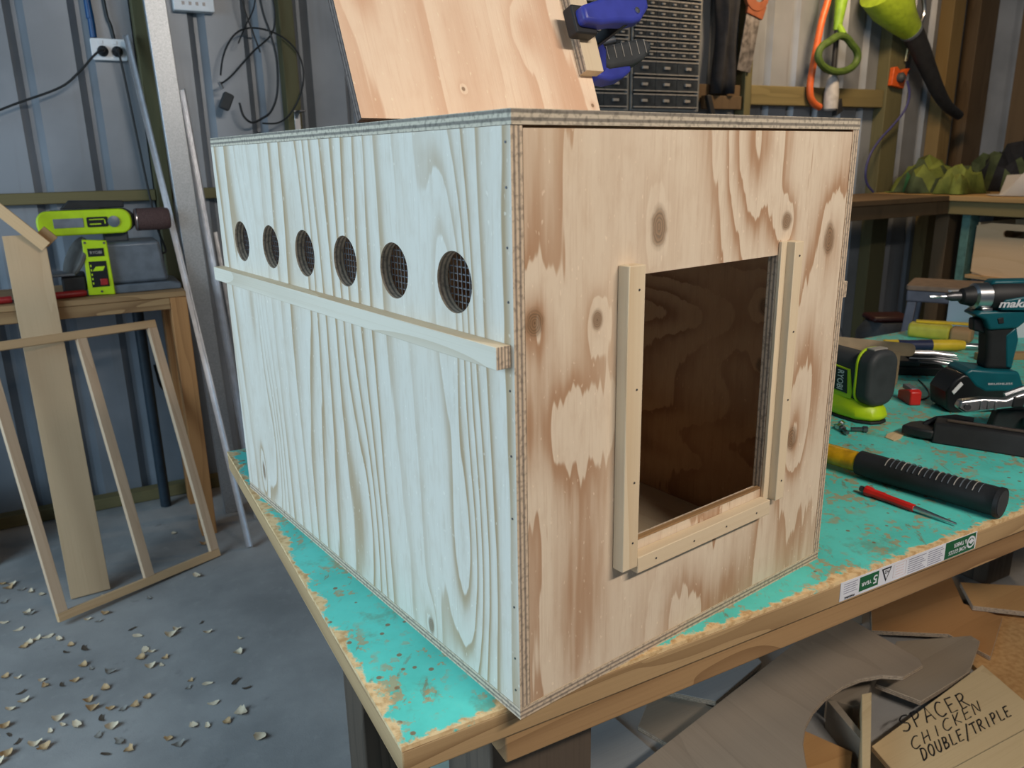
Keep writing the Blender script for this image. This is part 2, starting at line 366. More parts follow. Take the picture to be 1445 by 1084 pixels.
# ------------------------------------------------------------------ the shed
def struct(o): o['kind'] = 'structure'; return o
XW, YW, ZC = 5.40, 2.95, 2.72
X0, Y0 = -2.72, -2.5
m = MB(); m.add([(X0-.1, Y0-.1, 0), (XW+.1, Y0-.1, 0), (XW+.1, YW+.1, 0), (X0-.1, YW+.1, 0), (X0-.1, Y0-.1, -.1), (XW+.1, Y0-.1, -.1), (XW+.1, YW+.1, -.1), (X0-.1, YW+.1, -.1)],
        [(0, 1, 2, 3), (7, 6, 5, 4), (0, 4, 5, 1), (1, 5, 6, 2), (2, 6, 7, 3), (3, 7, 4, 0)]); struct(m.build('floor', CONC, smooth=False))
def sheet(a, b, pitch=.205, rib=.014, dep=.030, sl=.026):
    """profile of ribbed sheet from a to b: flat pans with ribs pressed outwards"""
    pts = [(a, 0)]; t = a+.05
    while t+rib+2*sl < b: pts += [(t, 0), (t+sl, dep), (t+sl+rib, dep), (t+2*sl+rib, 0)]; t += pitch
    return pts+[(b, 0)]
def wall(name, prof, place):
    m = MB(); n = len(prof); vs = [place(t, d, 0) for t, d in prof]+[place(t, d, ZC) for t, d in prof]
    m.add(vs, [(i, i+1, n+i+1, n+i) for i in range(n-1)]); o = m.build(name, CORR, smooth=False)
    s = o.modifiers.new('thickness', 'SOLIDIFY'); s.thickness = .001; s.offset = 0; return struct(o)
wall('wall_back', sheet(X0-.085, XW), lambda t, d, z: (t, YW+d, z))
wall('wall_right', sheet(Y0, YW), lambda t, d, z: (XW+d, t, z))
wall('wall_front', sheet(X0, XW), lambda t, d, z: (t, Y0-d, z))
for nm, a, b in (('wall_left', Y0, -1.0), ('wall_left_far', 2.0, YW)): wall(nm, sheet(a, b), lambda t, d, z: (X0-d, t, z))
m = MB().box(X0-.02, X0, -1.0, 2.0, 2.6, ZC); struct(m.build('wall_left_lintel', CORR, smooth=False))
m = MB().box(X0-.05, XW+.05, Y0-.05, YW+.05, ZC, ZC+.03); struct(m.build('ceiling', CORR, smooth=False))
tn = [0]
def trim(x0, x1, y0, y1, z0, z1, mat):
    tn[0] += 1; return struct(MB().box(x0, x1, y0, y1, z0, z1).build('trim_%d' % tn[0], mat, bevel=.003))
trim(X0, .118, YW-.047, YW-.001, 1.243, 1.285, TREATED_X)       # girts and studs of the back wall
trim(.177, .655, YW-.047, YW-.001, 1.243, 1.285, TREATED_X)
trim(.12, .175, YW-.075, YW-.001, 0, ZC, TREATED_Z)
trim(.658, .716, YW-.075, YW-.001, 0, ZC, TREATED_Z)
trim(X0, .118, YW-.06, YW-.001, .001, .05, TREATED_X)
trim(.18, .655, YW-.06, YW-.001, .001, .05, TREATED_X)
trim(2.81, 3.19, YW-.047, YW-.001, 1.66, 1.75, WALN)
trim(3.25, 4.37, YW-.07, YW-.001, 1.648, 1.752, TREATED_X)
trim(3.195, 3.245, YW-.075, YW-.001, 0, ZC, TREATED_Z)
trim(4.375, 4.53, YW-.085, YW-.001, 0, ZC, TREATED_Z)
trim(4.93, 5.05, YW-.095, YW-.001, 0, ZC, wood('brown stud', srgb(128, 108, 70), srgb(96, 78, 46), 'z', 5, .5))
trim(5.20, XW-.002, YW-.10, YW-.001, 0, ZC, WALN)
trim(XW-.12, XW-.002, 2.50, 2.62, 0, ZC, WALN)
trim(XW-.10, XW-.002, Y0, 2.495, 1.86, 1.99, WALN)
# the batten light fitting and the corner lamp that hold the two lamps
t = thing('batten_light', (.75, -1.65, ZC), 0, 'long white batten light under the shed roof', 'light')
MB().box(-.72, .72, -.06, .06, -.05, 0).build('housing', WHITE, t, bevel=.006)
t = thing('roof_lamp', (3.45, 2.10, ZC), 0, 'small shaded lamp under the roof near the tool wall', 'lamp')
MB().lathe([(.03, 0), (.03, -.03), (.05, -.05), (.14, -.07), (.14, -.075), (.02, -.06)], 20).build('shade', GREEN, t)
# ------------------------------------------------------------------ the plywood box
BW, BD, BH, PT = .506, .733, .560, .012
nb = thing('nest_box', BOX0, BOXA, 'large pale plywood nest box with round vents, square door opening, on turquoise table', 'nest box')
HOLES = [.088+.1108*k for k in range(6)]; HZ, HR = .415, .0285
def left_panel():
    m = MB(); z0, z1 = PT+.0004, BH-PT-.0004; c = .046; N = 40
    def quad(x, y0, y1, za, zb): m.add([(x, y0, za), (x, y1, za), (x, y1, zb), (x, y0, zb)], [(0, 1, 2, 3) if x > .001 else (3, 2, 1, 0)])
    for x in (0.0, PT):
        quad(x, 0, BD, z0, HZ-c); quad(x, 0, BD, HZ+c, z1); y = 0
        for h in HOLES:
            quad(x, y, h-c, HZ-c, HZ+c); y = h+c; ci = []; sq = []
            for k in range(N):
                a = 2*math.pi*(k+.5)/N; cx, cz = math.cos(a), math.sin(a); s = c/max(abs(cx), abs(cz))
                ci.append((x, h+HR*cx, HZ+HR*cz)); sq.append((x, h+s*cx, HZ+s*cz))
            fs = [(k, (k+1) % N, N+(k+1) % N, N+k) for k in range(N)]
            for q, (sy, sz) in enumerate(((1, 1), (-1, 1), (-1, -1), (1, -1))):
                k = N//8-1+q*N//4; sq.append((x, h+sy*c, HZ+sz*c)); fs.append((N+k, N+(k+1) % N, 2*N+q))
            m.add(ci+sq, fs)
        quad(x, y, BD, HZ-c, HZ+c)
    for h in HOLES:
        r = [(x, h+HR*math.cos(2*math.pi*(k+.5)/N), HZ+HR*math.sin(2*math.pi*(k+.5)/N)) for x in (0, PT) for k in range(N)]
        m.add(r, [(k, (k+1) % N, N+(k+1) % N, N+k) for k in range(N)], 1)
    m.add([(0, 0, z0), (PT, 0, z0), (PT, 0, z1), (0, 0, z1), (0, BD, z0), (PT, BD, z0), (PT, BD, z1), (0, BD, z1)], [(0, 1, 2, 3), (7, 6, 5, 4), (0, 4, 5, 1), (3, 2, 6, 7)], 1)
    o = m.build('side_panel', [M_LEFT, E_X], nb, smooth=False, sub=9)
    return o
tag(left_panel(), 'pale plywood side with six round vent holes')
MB().box(0, BW, 0, BD, 0, PT, [0, 0, 0, 0, 1, 1]).build('base_panel', [E_Z, PINE_Y], nb, smooth=False)
MB().box(0, BW, -.001, BD, BH-PT, BH, [0, 0, 0, 0, 1, 1]).build('top_panel', [ply_edge('plywood edge top', 'z', .012, 4, .548, srgb(196, 184, 164), srgb(92, 88, 84)), M_FRONT], nb, smooth=False)
MB().box(BW-PT, BW, 0, BD, PT+.0004, BH-PT-.0004, [1, 0, 2, 2, 2, 2]).build('side_panel', [M_LEFT, M_INNER, E_X], nb, smooth=False)
MB().box(PT+.0004, BW-PT-.0004, BD-PT, BD, PT+.0004, BH-PT-.0004).build('back_panel', M_FRONT, nb, smooth=False)
OX0, OX1, OZ0, OZ1 = .150, .366, .140, .416
def front_panel():
    m = MB(); a, b, z0, z1 = PT+.0007, BW-PT-.0004, PT+.0004, BH-PT-.0025; y0, y1 = .0004, PT
    for (xa, xb, za, zb) in ((a, OX0, z0, z1), (OX1, b, z0, z1), (OX0, OX1, z0, OZ0), (OX0, OX1, OZ1, z1)):
        for y in (y0, y1): m.add([(xa, y, za), (xb, y, za), (xb, y, zb), (xa, y, zb)], [(0, 1, 2, 3) if y < .005 else (3, 2, 1, 0)])
    def rim(xa, xb, za, zb, fl): 
        f = [(0, 1, 5, 4), (1, 2, 6, 5), (2, 3, 7, 6), (3, 0, 4, 7)]
        m.add([(xa, y, z) if k in (0, 3) else (xb, y, z) for y in (y0, y1) for k, z in ((0, za), (1, za), (2, zb), (3, zb))], [q[::-1] for q in f] if fl else f, 1)
    rim(a, b, z0, z1, 0); rim(OX0, OX1, OZ0, OZ1, 1)
    return m.build('front_panel', [M_FRONT, E_Y], nb, smooth=False, sub=9)
tag(front_panel(), 'knotty plywood front with a square door opening')
tag(MB().box(-.0155, 0, .0045, .738, .351, .371, [0, 0, 1, 1, 0, 2]).build('side_rail', [RAIL_Y, ply_edge('rail end layers', 'x', .0155, 9, -.0155), PINE_Y], nb, bevel=.0006), 'plywood rail under the vent holes')
MB().box(BW, BW+.0155, .0045, .738, .351, .371, [0, 0, 1, 1, 0, 2]).build('side_rail', [RAIL_Y, ply_edge('rail end layers right', 'x', .0155, 9, BW), PINE_Y], nb, bevel=.0006)
MB().box(.121, .1425, -.014, 0, .121, .4275).build('door_channel', PINE_Z, nb, bevel=.0008)
MB().box(.376, .392, -.014, 0, .126, .4305).build('door_channel', PINE_Z, nb, bevel=.0008)
MB().box(.366, .376, -.004, 0, .126, .4305).build('door_spacer', PINE_Z, nb, bevel=.0005)
MB().box(.143, .366, -.014, 0, .1125, .1305).build('door_sill', PINE_X, nb, bevel=.0008)
MB().box(.1505, .3655, .0005, .006, .1405, .1425).build('sill_liner', OREGON_X, nb)
def nail(M): NAILS.append(M)
NAILS = []
for z in (.535, .50, .452, .407, .33, .27, .21, .12, .065, .03): nail(TR(-.0002, .0065, z, 0, -90, 0))
for x, zz in ((.1345, (.405, .31, .215, .15)), (.385, (.415, .33, .25, .15))):
    for z in zz: nail(TR(x, -.0142, z, 90, 0, 0))
for x in (.17, .23, .285, .34): nail(TR(x, -.0142, .1215, 90, 0, 0))
nm = MB().lathe([(.0011, 0), (.0011, .0004)], 8).build('nail', DKSTEEL, None); base = nm.data; bpy.data.objects.remove(nm)
for M in NAILS:
    o = bpy.data.objects.new('nail', base); COL.objects.link(o); o.parent = nb; o.matrix_local = M
m = MB(); q = .0066; r = .00055
y = .035
while y < .70: m.box(PT+.0006, PT+.0006+2*r, y-r, y+r, .372, .458); y += q
z = .374
while z < .458: m.box(PT+.0006+2*r, PT+.0006+4*r, .033, .702, z-r, z+r); z += q
tag(m.build('wire_mesh', STEEL, nb, smooth=False), 'fine welded wire mesh behind the vent holes')
# ------------------------------------------------------------------ panel standing on the box, strip and clamp
def onbox(x, y, z): return BOX0+Matrix.Rotation(BOXA, 3, 'Z') @ Vector((x, y, z))
LR = (-20.8*D2R, 0, BOXA)
lo = onbox(.001, .2605, .5606)
m = MB().box(0, .338, -.012, 0, 0, .42, [1, 1, 0, 0, 1, 1])
lid = solo(m, 'plywood_panel', [M_LID, E_SHADE], 'pinkish plywood panel standing tilted on top of the nest box', 'panel', loc=lo, rot=LR, smooth=False)
m = MB().box(.316, .3455, -.027, -.0122, .060, .42, [1, 1, 0, 0, 0, 0])
solo(m, 'timber_strip', [PINE_Z, ply_edge('strip side layers', 'y', .015, 5, -.027)], 'narrow pale timber strip clamped along the edge of the tilted panel', 'strip', loc=lo, rot=LR, bevel=.0008)
c = thing('bar_clamp', lo, LR, 'blue and black quick action bar clamp gripping the tilted panel', 'clamp')
CX, CZ = .395, .128
MB().prism(rrect(.298, .333, .098, .134, .003), -.044, -.0272, 'y').build('jaw_pad', BLACK, c, bevel=.002)
m = MB().prism([(.303, .106), (.303, .126), (.36, .145), (.405, .157), (.424, .152), (.422, .134), (.402, .116), (.387, .112), (.357, .110), (.33, .105)], -.058, -.036, 'y')
ja = m.build('fixed_jaw', BLUE, c, bevel=.005, seg=3)
MB().lathe([(.004, 0), (.004, .0015), (.0022, .0016), (.0022, .0004)], 14, M=TR(.396, -.0582, .127, 90, 0, 0)).build('rivet', STEEL, ja)
MB().box(.376, .383, -.05, .20, .111, .125).build('bar', BLACKG, c, bevel=.001)
MB().prism([(.362, .092), (.362, .14), (.38, .15), (.42, .15), (.43, .125), (.42, .095)], .034, .072, 'y').build('sliding_body', BLUE, c, bevel=.006, seg=3)
MB().prism(rrect(.298, .333, .098, .134, .003), .0005, .016, 'y').build('jaw_pad', BLACK, c, bevel=.002)
MB().box(.305, .361, .0165, .05, .104, .13).build('sliding_jaw', BLUE, c, bevel=.005)
h = MB().prism([(.40, .112), (.405, .128), (.45, .138), (.505, .150), (.522, .147), (.526, .136), (.505, .119), (.475, .108), (.43, .100)], .036, .07, 'y').build('handle', GREYD, c, bevel=.006, seg=3)
for k in range(6):
    x = .428+k*.0160; MB().box(x, x+.0012, .0350, .0358, .112+k*.003, .131+k*.0032).build('grip_groove', LIP, h)
MB().tube([(.42, .055, .142), (.445, .052, .146), (.462, .050, .149)], [.006, .0075, .0065], 12).build('release_lever', STEEL, c)
MB().prism([(.405, .088), (.405, .106), (.44, .107), (.478, .110), (.474, .100), (.455, .090), (.43, .085)], .04, .066, 'y').build('trigger', BLUE, c, bevel=.005, seg=3)
# ------------------------------------------------------------------ painted table
TX, TY = 2.72, .905
tb = thing('workshop_table', (0, 0, 0), 0, 'big workshop table with worn turquoise painted top under the nest box', 'table')
MB().box(0, TX, 0, TY, T-.005, T).build('painted_surface', PAINT, tb, smooth=False)
tag(MB().box(0, TX, 0, TY, T-.035, T-.0052, [1, 1, 0, 0, 0, 0]).build('top_board', [wood('table edge timber', srgb(172, 142, 102), srgb(116, 86, 54), 'x', 9, .9), OREGON_Y], tb, bevel=.002), 'scratched brown timber edge')
MB().box(.112, TX-.1, .006, .05, T-.072, T-.0355).build('front_rail', OREGON_X, tb, bevel=.002)
MB().box(.05, TX-.1, TY-.05, TY-.006, T-.09, T-.0355).build('rear_rail', OREGON_X, tb, bevel=.002)
for x, y in ((.118, .056), (.16, .70), (2.26, .70), (2.45, .056)): MB().box(x, x+.135, y, y+.12, 0, T-.0358).build('leg', LEG_DK, tb, bevel=.004)
# printed sticker on the front edge, stuck on upside down
stk = MB().box(.594, .880, -.0009, -.0002, .8195, .8465).build('sticker', PRINTW, tb); tag(stk, 'white and green printed sticker, upside down')
FM = lambda x, z: TR(x, -.0013, z, 90, 0, 0) @ Matrix.Rotation(math.pi, 4, 'Z')
MB().box(.808, .877, -.0012, -.0009, .8203, .8460).build('green_block', PRINTG, stk)
MB().box(.630, .667, -.0012, -.0009, .8235, .8440).build('green_block', PRINTG, stk)
lettering('HOME GOODS', .0065, PRINTW, stk, FM(.8365, .8275), .040); lettering('& TIMBER', .0065, PRINTW, stk, FM(.8415, .8372), .030)
lettering('5', .0125, PRINTW, stk, FM(.6605, .8335), .008); lettering('YEAR', .0055, PRINTW, stk, FM(.6435, .8325), .020)
lettering('WARNING', .0035, INK, stk, FM(.6125, .8225), .020)
m = MB(); N = 24
for rr, q in ((.0095, 0), (.0065, 1)):
    m.add([(.8665+rr*math.cos(2*math.pi*k/N), -.0015-.0002*q, .8335+rr*math.sin(2*math.pi*k/N)) for k in range(N)], [tuple(range(N))], q)
m.add([(.8600, -.0019, .8345), (.8665, -.0019, .8395), (.8730, -.0019, .8345), (.8665, -.0019, .8300)], [(0, 1, 2, 3)], 0)
m.build('round_emblem', [PRINTW, PRINTG], stk, smooth=False)
m = MB(); m.add([(.6725, -.0013, .8440), (.6925, -.0013, .8440), (.6825, -.0013, .8235)], [(0, 1, 2)], 0); m.add([(.6755, -.0015, .8420), (.6895, -.0015, .8420), (.6825, -.0015, .8275)], [(0, 1, 2)], 1)
m.build('triangle_mark', [INK, PRINTW], stk, smooth=False); lettering('H2', .005, INK, stk, TR(.6825, -.0017, .8380, 90, 0, 0) @ Matrix.Rotation(math.pi, 4, 'Z'), .008)
m = MB()
for k in range(7):
    z = .8222+k*.0033
    m.box(.728, .765-.004*(k % 3), -.0012, -.0009, z, z+.0011); m.box(.770, .804-.003*((k+1) % 3), -.0012, -.0009, z, z+.0011)
    if k > 1: m.box(.600, .626-.003*(k % 2), -.0012, -.0009, z, z+.0009)
tag(m.build('small_print', PRINTGR, stk, smooth=False), kind='stuff')
m = MB()
for a in ((.697, .723, .8240, .8244), (.697, .723, .8436, .8440), (.697, .6974, .824, .844), (.7226, .723, .824, .844)): m.box(a[0], a[1], -.0012, -.0009, a[2], a[3])
for k in range(4): m.box(.702, .718, -.0012, -.0009, .8275+k*.004, .8282+k*.004)
tag(m.build('pale_print_box', PRINTR, stk, smooth=False), kind='stuff')
# ------------------------------------------------------------------ tools on the table
def axis_thing(name, a, b, label, cat):
    """an Empty at a whose x axis runs to b"""
    a, b = Vector(a), Vector(b); return thing(name, a, (b-a).to_track_quat('X', 'Z').to_euler(), label, cat), (b-a).length
h, L = axis_thing('hammer', (.876, .372, T+.0235), (.942, .004, T+.0235), 'hammer with amber yellow shaft and ribbed black rubber grip', 'hammer')
RX = TR(0, 0, 0, 0, 90, 0)
MB().tube([(-.03, 0, 0), (.08, 0, 0), (.16, 0, 0)], [.019, .0195, .0195], 16, flat=.85).build('shaft', YELLOW, h)
g = MB().tube([(.155, 0, 0), (.19, 0, -.001), (.25, 0, -.001), (.32, 0, -.0005), (L-.02, 0, 0), (L-.008, 0, 0), (L-.006, 0, 0), (L, 0, 0)], [.0205, .0215, .0208, .0215, .0222, .0222, .0236, .0232], 24).build('grip', BLACK, h)
for k in range(17):
    x = .205+k*.0088
    if x > L-.02: break
    MB().tube([(x, .0222*math.cos(q*D2R), .0222*math.sin(q*D2R)-.0008) for q in range(35, 150, 15)], .0009, 5).build('grip_rib', GREYL if k % 3 else LIP, g)
MB().lathe([(.0195, 0), (.0195, .0008)], 24, M=TR(L-.0002, 0, 0, 0, 90, 0)).build('end_cap', GREYD, h)
hd = MB().box(-.062, -.026, -.055, .055, -.0225, .0205).build('head', DKSTEEL, h, bevel=.006)
p, L = axis_thing('nail_punch', (.8445, .163, T+.0085), (.860, .019, T+.0045), 'small red nail punch with steel tip lying in front of the hammer', 'punch')
MB().lathe([(.0045, -.006), (.0045, .004)], 12, M=RX).build('strike_cap', DKSTEEL, p)
MB().lathe([(.0065, .002), (.0085, .004), (.0085, .012), (.0066, .015), (.0072, .032), (.0062, .036), (.0062, .082)], 8, M=RX).build('handle', RED, p)
MB().lathe([(.0046, .081), (.0044, .09), (.0016, L)], 12, M=RX).build('tip', STEEL, p)
# detail sander
s = thing('detail_sander', (1.170, .461, T), -95*D2R, 'lime green and charcoal palm sander beside the nest box', 'sander')
fp = [(-.13, -.035), (.02, -.042), (.06, -.038), (.085, -.02), (.09, 0), (.085, .02), (.06, .038), (.02, .042), (-.13, .035)]
MB().prism(fp, .0, .006).build('sanding_pad', BLACK, s, bevel=.002)
b = MB()
for (z, sc, dx) in ((.0062, .93, 0), (.03, 1, 0), (.042, .92, -.004)):
    pass
n = len(fp); b.add([(x*sc+dx, y*sc, z) for (z, sc, dx) in ((.0062, .95, 0), (.014, 1.02, 0), (.03, .98, -.003), (.05, .78, -.012)) for x, y in fp],
    [tuple(range(n))[::-1]]+[(r*n+i, r*n+(i+1) % n, (r+1)*n+(i+1) % n, (r+1)*n+i) for r in range(3) for i in range(n)]+[tuple(range(3*n, 4*n))])
b.build('skirt', LIME, s, bevel=.003)
MB().prism(rrect(-.033, .033, .03, .135, .026, 5), -.13, .047, 'x').build('body', GREYD, s, bevel=.004)
bd = MB().prism([(-.075, .045), (.040, .045), (.042, .06), (.032, .105), (-.06, .11)], -.0350, -.0325, 'y').build('side_plate', LIME, s, bevel=.001)
pl = MB().prism([(-.006, .056), (.031, .054), (.026, .102), (-.006, .104)], -.0362, -.0351, 'y').build('name_plate', BLACKG, bd, bevel=.0004)
lettering('RYOBI', .016, PRINTW, pl, TR(.0115, -.0366, .079, 90, 0, 0) @ Matrix.Rotation(-math.pi/2, 4, 'Z'), .040)
cp = MB().prism(rrect(-.038, .038, .036, .150, .030, 6), .048, .086, 'x').build('motor_cap', GREYD, s, bevel=.010, seg=4)
MB().prism(rrect(-.0385, .0385, .034, .151, .030, 6), .0475, .0525, 'x').build('trim_ring', LIME, s, bevel=.001)
MB().box(.053, .072, -.018, .018, .1475, .1520).build('top_vent', LIP, s, bevel=.0015)
# cardboard piece, red piece, bits
cd = thing('cardboard_box', (1.440, .545, T), 118.6*D2R, 'open cardboard box with folded flap behind the palm sander', 'box')
MB().box(-.006, .24, -.003, .0, 0, .078).build('wall', CARD, cd); MB().box(-.004, .24, -.002, .12, 0, .003).build('bottom', CARD, cd); MB().box(.235, .24, 0, .12, .003, .075).build('wall', CARD, cd)
MB().prism(rrect(-.035, .24, 0, .03, .012, 4), -.004, -.001, 'y', M=TR(0, 0, .070, 12, 0, 0)).build('flap', CARD, cd)
r = thing('red_tool_case', (1.345, .440, T), 60*D2R, 'small red plastic piece standing by the cardboard box', 'tool part')
MB().prism([(-.03, 0), (.03, 0), (.03, .02), (-.02, .034), (-.03, .03)], -.012, .012, 'y').build('shell', RED, r, bevel=.003); MB().box(-.02, .02, -.008, .008, .026, .036).build('insert', GREYL, r, bevel=.002)
solo(MB().tube(spline([(1.515, .535, T+.002), (1.475, .49, T+.002), (1.43, .45, T+.002), (1.40, .435, T+.002), (1.375, .432, T+.002)]), .0016, 6), 'thin_wire', CABLE, 'thin black wire curling from the drill bits to the driver', 'wire')
for i, (x, y, a) in enumerate(((1.062, .395, 20), (1.075, .372, -35), (1.05, .36, 60))):
    d = solo(MB().lathe([(.004, 0), (.004, .02), (.0065, .022), (.0065, .03)], 6, M=RX), 'driver_bit', DKSTEEL if i else STEEL, ('bright' if not i else 'dark')+' loose hex driver bit lying by the palm sander base', 'driver bit', 'loose driver bits', (x, y, T+.0066), (0, 0, a*D2R))
dk = thing('drill_bit_case', (1.585, .585, T), -40*D2R, 'open black case holding a fan of drill bits', 'drill bit set')
MB().box(-.07, .05, -.04, .04, 0, .022).build('case', BLACK, dk, bevel=.004); MB().box(-.07, -.01, -.04, .04, .0225, .036, M=TR(0, 0, 0, 0, 0, 0)).build('bit_holder', GREYD, dk, bevel=.003)
for k in range(11):
    z = .03+.009*(k % 3); yy = -.036+k*.0072
    MB().tube([(-.03, yy*.7, z), (.03, yy*.9, z+.001), (.085-.004*(k % 4), yy*1.15, z-.004)], [.003, .0032, .0018], 7).build('drill_bit', NAVY if k == 7 else (STEEL if k % 2 else DKSTEEL), dk)
# impact driver
d = thing('impact_driver', (1.436, .335, T), -28.6*D2R, 'teal and black cordless impact driver standing on its battery', 'impact driver')
K = .00152
SH = .15
def P(lst): return [((x-1388-SH*(575-y))*K, (575-y)*K) for x, y in lst]
MB().prism(P([(1328, 570), (1328, 545), (1340, 528), (1352, 520), (1432, 536), (1436, 552), (1436, 573), (1336, 575)]), -.036, .036, 'y').build('battery', BLACKG, d, bevel=.005, seg=3)
bt = MB().prism(P([(1334, 544), (1347, 530), (1350, 534), (1337, 548)]), -.0385, -.0362, 'y').build('release_button', WHITE, d, bevel=.001)
MB().prism(P([(1352, 519), (1362, 513), (1390, 516), (1426, 518), (1433, 540), (1428, 546), (1380, 546), (1366, 538)]), -.037, .037, 'y').build('foot', TEAL, d, bevel=.006, seg=3)
MB().prism(P([(1386, 517), (1389, 500), (1390, 470), (1386, 458), (1430, 452), (1433, 475), (1426, 500), (1425, 519)]), -.020, .020, 'y').build('grip', BLACK, d, bevel=.009, seg=4)
MB().prism(P([(1414, 470), (1428, 458), (1431, 476), (1422, 516), (1414, 514)]), -.0215, .0215, 'y').build('grip_inlay', TEAL, d, bevel=.003)
MB().prism(P([(1375, 448), (1392, 446), (1392, 470), (1382, 466), (1374, 464)]), -.011, .011, 'y').build('trigger', BLACKG, d, bevel=.004, seg=3)
MB().prism(P([(1372, 441), (1380, 436), (1452, 436), (1440, 450), (1428, 460), (1390, 462), (1385, 448)]), -.026, .026, 'y').build('lower_body', TEAL, d, bevel=.005, seg=3)
AX = lambda px: TR((px-1388-SH*157)*K, 0, (575-418)*K, 0, 90, 0)
MB().lathe([(.006, -.012), (.010, 0), (.010, .02)], 16, M=AX(1350)).build('chuck', DKSTEEL, d)
MB().lathe([(.0022, -.004), (.0035, 0), (.0035, .012), (.0026, .016), (.0026, .026), (.0036, .030), (.0036, .045)], 8, M=AX(1322)).build('screw_bit', STEEL, d)
MB().lathe([(.011, 0), (.016, .004), (.021, .024), (.021, .028)], 24, M=AX(1360)).build('nose', BLACK, d)
MB().lathe([(.0215, 0), (.0265, .004), (.0275, .036)], 28, M=AX(1376)).build('gear_ring', STEEL, d)
MB().lathe([(.028, 0), (.031, .01), (.032, .09), (.029, .12), (.02, .13)], 28, M=AX(1396)).build('motor_housing', BLACK, d)
MB().prism(P([(1402, 434), (1408, 420), (1440, 415), (1476, 414), (1478, 436)]), -.0335, .0335, 'y').build('side_shell', TEAL, d, bevel=.003)
MB().prism(P([(1396, 402), (1402, 396), (1470, 396), (1474, 404)]), -.016, .016, 'y').build('top_shell', TEAL, d, bevel=.004)
MB().prism(P([(1382, 432), (1398, 432), (1396, 441), (1384, 440)]), -.02, .02, 'y').build('lamp_bezel', STEEL, d, bevel=.002)
MB().prism(P([(1400, 446), (1408, 444), (1409, 452), (1402, 453)]), -.028, .028, 'y').build('direction_switch', BLACK, d, bevel=.001)
def ltr(b, h, w, px, py, off): lettering(b, h, PRINTW, d, TR((px-1388-SH*(575-py))*K, off, (575-py)*K, 90, 0, 0), w)
ltr('makita', .0165, .074, 1424, 425, -.0342); ltr('BRUSHLESS', .004, .050, 1400, 534, -.0376); ltr('makita', .013, .048, 1364, 562, -.0366)
# black channel tool with silver locking lever lying in front of the driver
k = thing('nailer_magazine', (1.180, .270, T), -63*D2R, 'long black metal tool magazine lying in front of the driver', 'tool')
MB().prism([(-.035, .0), (.035, .0), (.028, .032), (.006, .040), (-.022, .036)], 0, .26, 'x').build('channel', BLACK, k, bevel=.003)
MB().box(.02, .26, -.012, -.004, .0385, .0415).build('slide_strip', plain('brown worn strip', (.09, .065, .05), .5), k, bevel=.0005)
MB().prism([(-.055, -.02), (-.02, -.03), (.002, -.03), (.002, .03), (-.03, .03), (-.045, .012)], .004, .022, 'z').build('nose_piece', BLACK, k, bevel=.004)
MB().tube([(-.02, .01, .02), (0, .02, .032), (.03, .02, .04), (.06, .018, .04)], .006, 8).build('hook', BLACKG, k)
v = thing('locking_lever', (1.325, .215, T), -35*D2R, 'shiny silver locking lever tool with black inserts by the battery', 'lever')
def R3(l): return l
MB().prism([(-.105, .052), (-.10, .066), (-.06, .072), (-.02, .07), (.005, .082), (.05, .094), (.085, .090), (.095, .06), (.09, .012), (.07, .0), (.045, .002), (.055, .02), (.062, .04), (.05, .054), (.015, .056), (-.02, .052), (-.06, .046), (-.09, .042)], -.016, .004, 'y').build('lever_plate', STEEL, v, bevel=.004, seg=3)
MB().prism([(-.01, .055), (.012, .056), (.014, .078), (-.008, .076)], -.018, .006, 'y').build('insert', BLACK, v, bevel=.003)
MB().prism([(-.03, .0), (.06, .0), (.06, .044), (-.02, .044)], .006, .03, 'y').build('lower_block', BLACK, v, bevel=.004)
MB().tube(spline([(-.02, -.006, .078), (.03, -.006, .098), (.065, -.006, .099), (.09, -.006, .085)]), .0045, 8).build('spring_wire', STEEL, v)
MB().lathe([(.006, 0), (.006, .003)], 16, M=TR(-.088, -.0162, .055, 90, 0, 0)).build('rivet', DKSTEEL, v)
for q in range(3): MB().box(-.066+q*.013, -.061+q*.013, -.0175, -.0158, .05, .068, M=TR(0, 0, 0, 0, 0, 0)).build('rib', STEEL, v, bevel=.0008)
MB().lathe([(.014, 0), (.014, .012)], 20, M=TR(.035, -.004, .025, 90, 0, 0)).build('roller', GREYD, v)
# far side of the table
y = thing('sanding_block', (1.965, .785, T), -68*D2R, 'olive yellow sanding block with wooden end on the table', 'sanding block')
MB().prism(rrect(-.028, .028, 0, .042, .014), -.08, .03, 'x').build('body', OLIVEY, y, bevel=.006); MB().prism(rrect(-.029, .029, 0, .040, .012), .031, .085, 'x').build('end_block', OREGON_X, y, bevel=.006)
solo(MB().box(-.075, .075, -.010, .010, 0, .006), 'yellow_stick', YELLOWP, 'thin yellow stick lying across the sanding block', 'stick', None, (1.985, .785, T+.0425), (0, 0, -54*D2R), bevel=.001)
c, L = axis_thing('chisel', (1.700, .775, T+.0165), (1.99, .585, T+.0165), 'chisel with navy and yellow handle behind the drill bits', 'chisel')
MB().lathe([(.010, 0), (.0155, .006), (.016, .04)], 16, M=RX).build('handle_cap', YELLOWP, c); MB().lathe([(.016, .04), (.0145, .07), (.0155, .13)], 16, M=RX).build('grip', NAVY, c)
MB().lathe([(.0155, .13), (.0158, .19), (.0125, .215)], 16, M=RX).build('ferrule_handle', YELLOWP, c); MB().tube([(.215, 0, 0), (.23, 0, 0), (.25, 0, -.002), (L, 0, -.006)], [.0075, .010, .012, .012], 12, flat=.6).build('blade', STEEL, c)
w = thing('white_tub', (2.275, .735, T), -28*D2R, 'cloudy white plastic tub behind the impact driver', 'tub')
